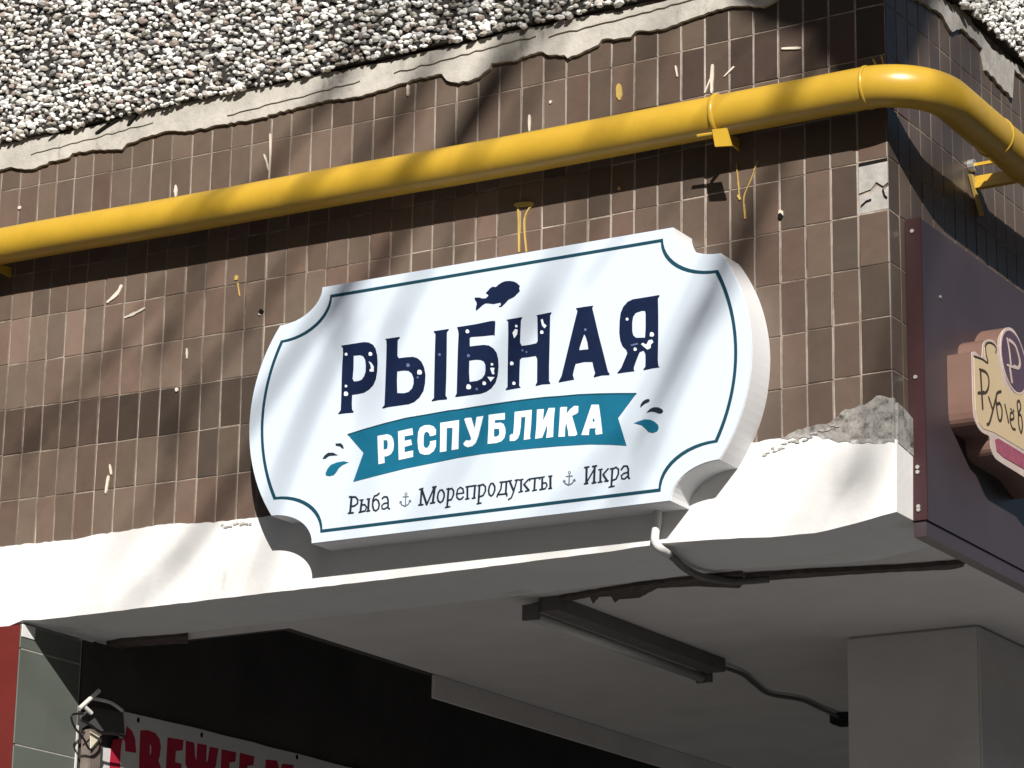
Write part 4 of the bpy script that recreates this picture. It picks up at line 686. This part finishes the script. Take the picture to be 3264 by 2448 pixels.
chips(1, -3.3, 0.0, ZO + 0.142, ZO + 0.75, 0.024, pa, 0.0170, .60, 5, lambda a, z: z < ZO + 0.14 + 0.07 + max(0.06, (-0.45 - a) * 0.24) + 0.02)
chips(0, 0.31, 1.7, ZO + 0.155, ZO + 0.75, 0.024, pb, 0.0160, .90, 6, lambda a, z: z < ZO + 0.155 + max(0.05, (a - 0.3) * 0.75))

# white painted band and beam
top = [(-4.2, BAND_TOP[0][1])] + BAND_TOP; bot = [(-4.2, BAND_BOT[0][1] + .002)] + BAND_BOT
top = ragged(top, .014, .0020, 12); bot = ragged(bot, .03, .0008, 13)
beam = MB().prism(1, 0.315, -0.0045, top + bot[::-1]).obj("white_band", M['white'], BLD)
beam["label"] = "white painted plaster band along the foot of the tile fascia"
sf = MB()
zz = BAND_BOT[-1][1]
sm = ragged([(-0.29, 3.500), (-0.22, 3.518), (-0.16, 3.520), (-0.12, 3.548), (-0.07, 3.552), (-0.04, 3.570), (0.004, 3.560)], .011, .0035, 14)
sm2 = ragged([(-0.27, 3.494), (-0.19, 3.492), (-0.14, 3.470), (-0.09, 3.462), (0.004, 3.452)], .012, .004, 15)
sf.prism(1, 0.004, -0.0062, sm + sm2[::-1])
sf.prism(0, 0.002, 0.0105, [(0.002, 3.452), (0.090, 3.44), (0.092, 3.53), (0.05, 3.542), (0.002, 3.55)])
sf.obj("cement_smear", M['wash'], BLD)
mk = MB()
for k in range(22):
    x = -0.33 + 0.009 * k + RND.uniform(-.004, .004); z = 3.468 + 0.0020 * k + RND.uniform(-.006, .006)
    mk.prism(1, 0.0, -0.0064 - .0001 * k, [(x + .010 * RND.uniform(.3, 1) * math.cos(a), z + .0035 * RND.uniform(.3, 1) * math.sin(a)) for a in [j * math.pi / 3 for j in range(6)]])
for k in range(14):
    x = -1.93 + 0.007 * k + RND.uniform(-.004, .004); z = 3.468 + RND.uniform(-.006, .004)
    mk.prism(1, 0.0, -0.0064 - .0001 * k, [(x + .009 * RND.uniform(.3, 1) * math.cos(a), z + .004 * RND.uniform(.4, 1) * math.sin(a)) for a in [j * math.pi / 3 for j in range(6)]])
mk.obj("chipped_paint", M['smear'], BLD)["kind"] = "stuff"

# soffit and porch
so_m = MB()
so_m.box((-2.605, 0.318, ZB + .004), (-0.001, 0.412, ZB + .20))
so_m.box((-2.000, 0.412, ZB + .004), (-0.001, 5.5, ZB + .20))
o = so_m.obj("porch_ceiling", M['soffit'], BLD)
o = MB().box((-2.012, 1.160, ZB - .066), (-2.0002, 5.4, ZB + .003)).obj("ceiling_trim_board", M['soffit'], BLD)
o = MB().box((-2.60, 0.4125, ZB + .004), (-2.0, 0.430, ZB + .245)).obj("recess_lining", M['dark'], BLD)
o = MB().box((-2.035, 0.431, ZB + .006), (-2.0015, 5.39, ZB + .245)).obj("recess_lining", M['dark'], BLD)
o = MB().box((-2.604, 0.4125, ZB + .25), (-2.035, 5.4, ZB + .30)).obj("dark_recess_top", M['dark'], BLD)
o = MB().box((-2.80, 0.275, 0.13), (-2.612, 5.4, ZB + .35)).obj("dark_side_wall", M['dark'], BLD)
o = MB().box((-2.60, 5.4, 0.13), (0.0, 5.6, ZB + .35)).obj("shopfront_wall", M['glass'], BLD)
o = MB().box((-0.69, 1.21, 0.13), (-0.30, 2.6, ZB + .003)).obj("porch_column", M['soffit'], BLD); bevel(o, .006)
o["label"] = "grey painted column holding the porch ceiling"
for k, q in enumerate(PEEL):
    o = MB().prism(2, ZB + .003, ZB - .006 - .002 * k, ragged(q + [q[0]], .02, .003, 40 + k)[:-1]).obj("peeling_joint_strip", M['peel'], BLD)
# left pier: red front, grey green tiled reveal
pier = MB().box((-4.2, 0.006, 0.13), (-2.6062, 0.262, ZB - .002)).obj("pier", M['smear'], BLD)
zt = [ZB - .003, 3.202, 2.938, 2.673, 2.408, 2.143, 1.878, 1.613, 1.348, 1.083, 0.818, 0.553, 0.288, 0.133]
for a, b in zip(zt, zt[1:]):
    o = MB().box((-2.612, -0.002, b + .0015), (-2.605, 0.258, a - .0015)).obj("tile", M['green'], pier); bevel(o, .0012, 1)
o = MB().box((-2.612, 0.001, ZB - .038), (-2.6025, 0.055, ZB - .004)).obj("plaster_remnant", M['white'], pier)
o = MB().box((-2.618, 0.259, 0.13), (-2.603, 0.266, 3.03)).obj("corner_bead", M['cord'], pier)
o = MB().box((-4.2, -0.004, 0.13), (-2.608, 0.005, ZB - .006)).obj("red_cladding", M['red'], pier); o["label"] = "dull red cladding sheet on the front of the pier"
# body of the house behind everything
core = MB()
core.box((-12, 0.35, ZB + .21), (-0.32, 8, 16.0)); core.box((-12, 0.02, 0.13), (-4.22, 8, 16.0)); core.box((-12, 5.62, 0.13), (-0.02, 8, ZB + .2))
core.obj("house_wall", M['slab'], BLD)

# ------------------------------------------------------------------ gas pipe
PIPE = thing("gas_pipe", (-1.0, -0.08, ZO - .30), "yellow painted gas pipe bending round the building corner above the sign", "pipe")
RP = 0.0515
zA = [(-4.0, -.200), (-2.704, -.206), (-2.09, -.220), (-1.52, -.229), (-1.006, -.240), (-.505, -.244), (-.01, -.248)]
pa_ = [(x, -.08, ZO + z) for x, z in zA]
run = MB().tube(smooth_path(pa_, 6), RP, 40, False).obj("pipe_run", M['yellow'], PIPE, True)
xe, Re = -.01, .150
el = [(xe + Re * math.sin(t), -.08 + Re - Re * math.cos(t), ZO - .248 - .008 * t) for t in [k * math.pi / 2 / 18 for k in range(19)]]
MB().tube(el + [(el[-1][0], el[-1][1] + .06, el[-1][2] - .001), (.140, .33, ZO - .264), (.140, 4.0, ZO - .272)], RP, 40, False).obj("pipe_bend", M['yellow'], PIPE, True)
def ring(c, t, r, wdt, name, mat, parent):
    c = Vector(c); t = Vector(t)
    return MB().tube([c - t * wdt, c - t * wdt * .6, c + t * wdt * .6, c + t * wdt], [RP, r, r, RP], 40, False).obj(name, mat, parent, True)
ring((-.012, -.08, ZO - .248), (1, 0, 0), RP + .0022, .0045, "weld_seam", M['yellow'], PIPE)
ring((.140, .33, ZO - .264), (0, 1, 0), RP + .0022, .0045, "weld_seam", M['yellow'], PIPE)
for cx, zc in ((-.412, ZO - .2445), (-2.74, ZO - .206)):
    cl = ring((cx, -.08, zc), (1, 0, 0), RP + .0045, .0075, "clamp", M['yellow'], PIPE)
    tb = MB().prism(1, -.121, -.126, [(cx + .004, zc - .052), (cx + .044, zc - .055), (cx + .058, zc - .104), (cx + .012, zc - .098)]).obj("clamp_tab", M['yellow'], PIPE)
    MB().prism(0, cx + .010, cx + .015, [(.002, zc - .036), (-.118, zc - .050), (-.118, zc - .058), (.002, zc - .066)]).obj("bracket_arm", M['yellow'], PIPE)
    MB().tube([(cx - .04, -.118, zc - .058), (cx + .01, -.118, zc - .060)], .0045, 8).obj("bolt", M['yellow'], PIPE)
MB().box((.0, .500, ZO - .262), (.15, .507, ZO - .254)).obj("bracket_arm", M['yellow'], PIPE)
MB().box((.0, .524, ZO - .300), (.13, .532, ZO - .280)).obj("bracket_arm", M['yellow'], PIPE)
MB().prism(0, .002, .010, [(.490, ZO - .285), (.512, ZO - .282), (.572, ZO - .372), (.556, ZO - .378)]).obj("bracket_foot", M['ydrip'], PIPE)
MB().tube([(.0, .505, ZO - .258), (.016, .505, ZO - .258)], .016, 12).obj("bolt", M['steel'], PIPE)
MB().box((.0, .515, ZO - .315), (.165, .535, ZO - .301)).obj("bracket_arm", M['yellow'], PIPE)

# ------------------------------------------------------------------ main shop sign
def sign_outline(a, b, c, d, wd, n=12):
    """quarter: (a,b) end of the straight top, (c,d) outer notch corner, wd half width"""
    q = []
    for k in range(n + 1):
        t = math.pi / 2 * k / n; q.append((c - (c - a) * math.cos(t), b - (b - d) * math.sin(t)))
    s_ = wd - c; Rr = (d * d + s_ * s_) / (2 * s_); x0 = wd - Rr; a0 = math.asin(d / Rr)
    for k in range(1, n + 1): t = a0 * (1 - k / n); q.append((x0 + Rr * math.cos(t), Rr * math.sin(t)))
    full = q + [(x, -z) for x, z in reversed(q[:-1])]
    full = full + [(-x, z) for x, z in reversed(full)]
    ro = -0.0085
    return [(SX + x * math.cos(ro) - z * math.sin(ro), SZ + .004 + x * math.sin(ro) + z * math.cos(ro)) for x, z in full]
SIGN = thing("shop_sign", (SX, -0.05, SZ - .345), "white notched light box sign with navy lettering, teal ribbon and fish", "shop sign")
outl = sign_outline(.5195, .344, .650, .2575, .7345)
body = MB().prism(1, -0.0002, -0.0965, outl).obj("box_body", M['signside'], SIGN)
face = MB().prism(1, -0.0968, -0.100, sign_outline(.5185, .3432, .6492, .2567, .7337)).obj("face", M['signface'], SIGN)
lo_, li_ = sign_outline(.4925, .3185, .6445, .2150, .6965), sign_outline(.4870, .3105, .6375, .2085, .6885)
MB().prism(1, -0.0998, -0.1010, lo_, [li_[::-1]]).obj("border_line", M['line'], face)
for L_ in LETTERS:
    o = MB().prism(1, -0.0998, -0.1011, L_['o'], L_['h']).obj("letter", M['navy'], SIGN)
    for q in L_['s']: MB().prism(1, -.1005, -.1017, q).obj("worn_speck", M['whitevinyl'], o)
    for q in L_['d']: MB().prism(1, -.1005, -.1016, q).obj("worn_speck", M['dim'], o)
rib = MB().prism(1, -0.0998, -0.1011, RIBBON).obj("ribbon", M['teal'], SIGN)
MB().stroke(1, -.1005, -.1015, .0036, RIBBON[:16]).obj("ribbon_edge", M['line'], rib)
for L_ in RLETTERS: MB().prism(1, -0.1008, -0.1020, L_['o'], L_['h']).obj("letter", M['whitevinyl'], rib)
for c, q in DROPS: MB().prism(1, -0.0998, -0.1011, q).obj("splash_drop", M['teal' if c else 'text'], SIGN)
MB().prism(1, -0.0998, -0.1011, FISH).obj("fish_emblem", M['navy'], SIGN)
for gl in SMALL:
    m = MB()
    for i, (wd, pts) in enumerate(gl): m.stroke(1, -.0998, -.1009 - .00012 * i, wd * 1.28, pts)
    m.obj("letter", M['text'], SIGN)
for gl in ANCHORS:
    m = MB()
    for i, (wd, pts) in enumerate(gl): m.stroke(1, -.0998, -.1009 - .00012 * i, wd, pts)
    m.obj("anchor_emblem", M['anchor'], SIGN)

# conduit from the sign
cz_ = [(-.612, -.02, 3.375), (-.612, -.024, 3.33), (-.614, -.030, 3.300), (-.611, -.036, 3.275), (-.602, -.022, 3.258), (-.612, .06, 3.2555), (-.640, .16, 3.2565), (-.652, .27, 3.257), (-.63, .335, 3.258), (-.59, .375, 3.2585), (-.52, .39, 3.259)]
CON = thing("cable_conduit", (-.61, 0, 3.25), "white plastic conduit curling from the sign's lower edge under the beam", "conduit")
MB().tube(smooth_path(cz_[:6], 6)[:-3], .0105, 12).obj("sleeve", M['conduit'], CON, True)
MB().tube(smooth_path(cz_[4:], 6), .0092, 12).obj("shaded_conduit", M['lampbody'], CON, True)  # same conduit under the beam, its shade put in as a dark material

# ------------------------------------------------------------------ purple fascia board and its sign
PAN = thing("fascia_board", (0.02, 1.3, 3.28), "dark purple fascia board on the side wall with maroon edge", "fascia board")
MB().box((0.002, .0935, 3.284), (.040, 2.6, 4.028)).obj("board", M['purple'], PAN)
MB().box((0.004, .0940, 3.246), (.036, 2.6, 3.2835)).obj("lower_lip", M['purple'], PAN)
MB().box((0.002, .0885, 3.284), (.0415, .0930, 4.030)).obj("edge_strip", M['maroon'], PAN)
for y, z in ((.080, 3.985), (.086, 3.62), (.081, 3.40), (.079, 3.388), (.083, 3.305), (.079, 3.297), (.20, 3.86)):
    if y < .1: MB().tube([(.02, .0890, z + .012), (.02, .0850, z + .012)], .005, 8).obj("screw", M['steel'], PAN)
    else: MB().tube([(.039, y, z), (.043, y, z)], .004, 8).obj("screw", M['steel'], PAN)
SS = thing("shop_sign", (0.07, .45, 3.40), "cream shaped sign with brown sides, plum oval and pink strip on purple board", "shop sign")
SS_OUT = [tuple(q)[:2] for q in smooth_path([(p[0], p[1], 0) for p in SS_OUT + SS_OUT[:1]], 3)][:-1]
MB().prism(0, .0405, .1035, SS_OUT).obj("box_body", M['brown'], SS)
fc = MB().prism(0, .1030, .1052, SS_OUT).obj("rim", M['rim'], SS)
fi = MB().prism(0, .1040, .1062, SS_IN).obj("face", M['cream'], SS)
def grow(q, k):
    cx = sum(p[0] for p in q) / len(q); cz = sum(p[1] for p in q) / len(q)
    return [(cx + (p[0] - cx) * k, cz + (p[1] - cz) * k) for p in q]
MB().prism(0, .1045, .1068, grow(SS_OVAL, 1.09)).obj("oval_rim", M['rim'], SS)
ov = MB().prism(0, .1050, .1076, SS_OVAL).obj("oval_emblem", M['oval'], SS)
m = MB()
for i, (wd, pts) in enumerate(SS_MONO): m.stroke(0, .107, .1085 + .0002 * i, wd * 1.2, [tuple(q)[:2] for q in smooth_path([(p[0], p[1], 0) for p in pts], 3)] if len(pts) > 2 else pts)
m.obj("letter", M['rim'], ov)
MB().prism(0, .1045, .1064, SS_PINK).obj("pink_strip", M['pink'], SS)
for gl in SS_TXT:
    m = MB()
    for i, (wd, pts) in enumerate(gl): m.stroke(0, .1055, .1072 + .0002 * i, wd * 1.35, [tuple(q)[:2] for q in smooth_path([(p[0], p[1], 0) for p in pts], 3)] if len(pts) > 2 else pts)
    m.obj("letter", M['ink'], fi)
m = MB()
for i, (wd, pts) in enumerate(SS_CURL): m.stroke(0, .1045, .1074, wd, [tuple(q)[:2] for q in smooth_path([(p[0], p[1], 0) for p in pts], 4)])
m.obj("curl", M['ink'], fi)

# ------------------------------------------------------------------ porch things
LMP = thing("tube_lamp", (-1.2, .9, ZB - .05), "unlit fluorescent tube lamp under the porch ceiling", "lamp")
MB().box((-1.185, .385, ZB - .034), (-1.125, 1.33, ZB + .003)).obj("lamp_body", M['lampbody'], LMP)
MB().tube([(-1.212, .375, ZB - .040), (-1.212, 1.36, ZB - .040)], .0150, 16).obj("tube", M['tube'], LMP, True)
for y in (.372, 1.345): MB().box((-1.228, y, ZB - .055), (-1.180, y + .012, ZB - .014)).obj("lamp_holder", M['lampbody'], LMP)
cb = [(-1.155, 1.33, ZB - .012), (-1.16, 1.50, ZB - .008), (-1.20, 1.66, ZB - .006), (-1.235, 1.83, ZB - .006), (-1.19, 1.95, ZB - .007), (-1.20, 2.10, ZB - .006), (-1.205, 2.28, ZB - .010)]
o = MB().tube(smooth_path(cb, 6), .0062, 8).obj("lamp_cable", M['lampbody']); tag(o, "loose grey cable running along the ceiling from the tube lamp", "cable")
o = MB().box((-1.235, 2.25, ZB - .030), (-1.165, 2.33, ZB + .003)).obj("junction_box", M['black']); bevel(o, .004); tag(o, "small dark junction box on the ceiling at the end of the lamp cable", "junction box")

BN = thing("banner", (-2.60, .9, 2.6), "grey white vinyl banner with large crimson letters hanging in the shaded porch", "banner")
c0, c1, c2 = BAN['cloth']
bz = 3.105
MB().prism(0, -2.604, -2.6005, ragged([(c0[0], c0[1]), (.76, 3.106), (1.40, 3.1075), (2.4, 3.106)], .08, .0015, 50) + [(2.4, 2.55), (.33, 2.55), (.33, 2.98), (c0[0] - .02, 2.99)]).obj("cloth", M['cloth'], BN)
def bl(q, h=()): return MB().prism(0, -2.6006, -2.5992, q, h).obj("letter", M['redink'], BN)
bl(BAN['C']); bl(BAN['V'], [BAN['Vh']]); bl(BAN['E'][0]); bl(BAN['Zh']); bl(BAN['E'][1]); bl(BAN['E'][2]); bl(BAN['M'])
for y, z in BAN['eye']: MB().prism(0, -2.6006, -2.5990, [(y + .006 * math.cos(a), z + .008 * math.sin(a)) for a in [k * math.pi / 4 for k in range(8)]]).obj("eyelet", M['hole'], BN)
MB().prism(0, -2.584, -2.580, BAN['flap']).obj("folded_corner", M['flap'], BN)
def wire(name, key, x, rad, mat, lab, cat):
    o = MB().tube(smooth_path([(x + .004 * (k % 2), p[0], p[1]) for k, p in enumerate(BAN[key])], 5), rad, 8).obj(name, mat); tag(o, lab, cat)
wire("tie_cord", 'stick1', -2.55, .0065, M['cord'], "thick white cord end tied at the banner's upper corner", "cord")
wire("tie_cord", 'stick2', -2.56, .0050, M['cord'], "white cord stretched along the banner's folded top edge", "cord")
wire("tie_cord", 'stick3', -2.55, .0060, M['cord'], "short white knot end below the tied cord", "cord")
wire("black_cable", 'loop', -2.55, .0032, M['black'], "black cable hanging in a loop beside the grey green tiles", "cable")
wire("black_cable", 'wire', -2.54, .0034, M['black'], "black cable running across the banner's folded corner", "cable")
o = MB().prism(0, -2.557, -2.555, BAN['paper']).obj("paper_scrap", M['paper']); tag(o, "cream paper triangle hanging from the black cable loop", "paper")
ps = BAN['post']
o = MB().box((-2.600, ps[0][0] + .002, 0.13), (-2.565, ps[1][0], 3.02)).obj("banner_post", M['post']); bevel(o, .003); tag(o, "weathered wooden post beside the banner", "post")

# ------------------------------------------------------------------ bare tree beside the photographer; its branches shade the wall
TREE = thing("bare_tree", (4.7, -5.4, 0.0), "bare street tree in front of the corner casting thin branch shadows", "tree")
TP = [Vector((4.7, -5.4, 0.0)), Vector((4.66, -5.42, 2.5)), Vector((4.75, -5.35, 5.0)), Vector((4.6, -5.5, 7.5)), Vector((4.65, -5.45, 10.0)), Vector((4.6, -5.5, 12.5))]
MB().tube(smooth_path(TP, 5), [0.17 - .14 * k / 25 for k in range(26)], 14).obj("trunk", M['bark'], TREE, True)
br_m = MB(); rt = random.Random(21)
for k, (yv, rad, pts) in enumerate(BRANCH):
    D_ = (3.4 if rad > .03 else rt.uniform(6.6, 8.6))
    S = SUN / -SUN.y
    P3 = [Vector((x, yv, z)) + S * (D_ + .15 * math.sin(i * 1.7 + k)) for i, (x, z) in enumerate(pts)]
    up = P3[0] - P3[-1]
    root = Vector((4.63, -5.45, min(12.2, P3[0].z + (4.5 if rad > .03 else 1.2 + rt.uniform(0, 1.2)))))
    mid = P3[0].lerp(root, .5) + Vector((0, 0, .25))
    path = smooth_path([root, mid] + P3 + [P3[-1] - up * .35 + Vector((rt.uniform(-.1, .1), rt.uniform(-.2, .2), 0))], 5)
    n = len(path)
    rr = [max(.003, (rad * 2.0 + .008) * (1 - i / n) ** 1.0 * .6 + rad * .75 * (1 - .5 * i / n)) for i in range(n)]
    br_m.tube(path, rr, 8)
    for j in range(2):
        a = path[rt.randrange(n // 3, n)]; dr = Vector((rt.uniform(-.6, .2), rt.uniform(-.5, .5), rt.uniform(-.5, .2)))
        br_m.tube(smooth_path([a, a + dr * .4 + Vector((0, 0, .04)), a + dr * rt.uniform(.7, 1.2)], 3), [.0045, .004, .004, .0035, .003, .003, .002], 6)
br_m.obj("branches", M['bark'], TREE, True)
# ------------------------------------------------------------------ unseen apartment blocks, added to cut sky light and deepen the shade
M['brick'] = plain("added_block_brick", (0.16, 0.11, 0.085), 0.9, 0.2, 0.2, 3)
M['pane'] = plain("window_pane", (0.03, 0.035, 0.04), 0.15, 0.5, 0.1, 2)
def block(x0, x1, y0, y1, h, label):
    b = thing("added_apartment_block", ((x0 + x1) / 2, (y0 + y1) / 2, 0), label, "building", "unseen apartment blocks added to cut sky light")
    MB().box((x0, y0, 0), (x1, y1, h)).obj("wall", M['brick'], b)
    MB().box((x0 - .3, y0 - .3, h + .002), (x1 + .3, y1 + .3, h + .5)).obj("roof", M['slab'], b)
    me = None; nx = int((x1 - x0) / 5)
    for i in range(nx):
        for j in range(int(h / 3)):
            if me is None:
                o = MB().box((-.7, -.02, -.7), (.7, .04, .7)).obj("window", M['pane'], b); me = o.data
            else:
                o = bpy.data.objects.new("window", me); COL.objects.link(o); o.parent = b
            o.location = Vector((x0 + (i + .5) * (x1 - x0) / nx, y1, 1.7 + 3 * j)) - b.location
block(-62, 7, -36, -24, 24, "added unseen long brick apartment block cutting sky light on the tiled corner")
block(27, 39, -40, 34, 24, "added unseen brick apartment block cutting sky light from the side")
print("tiles as parts:", ntile)
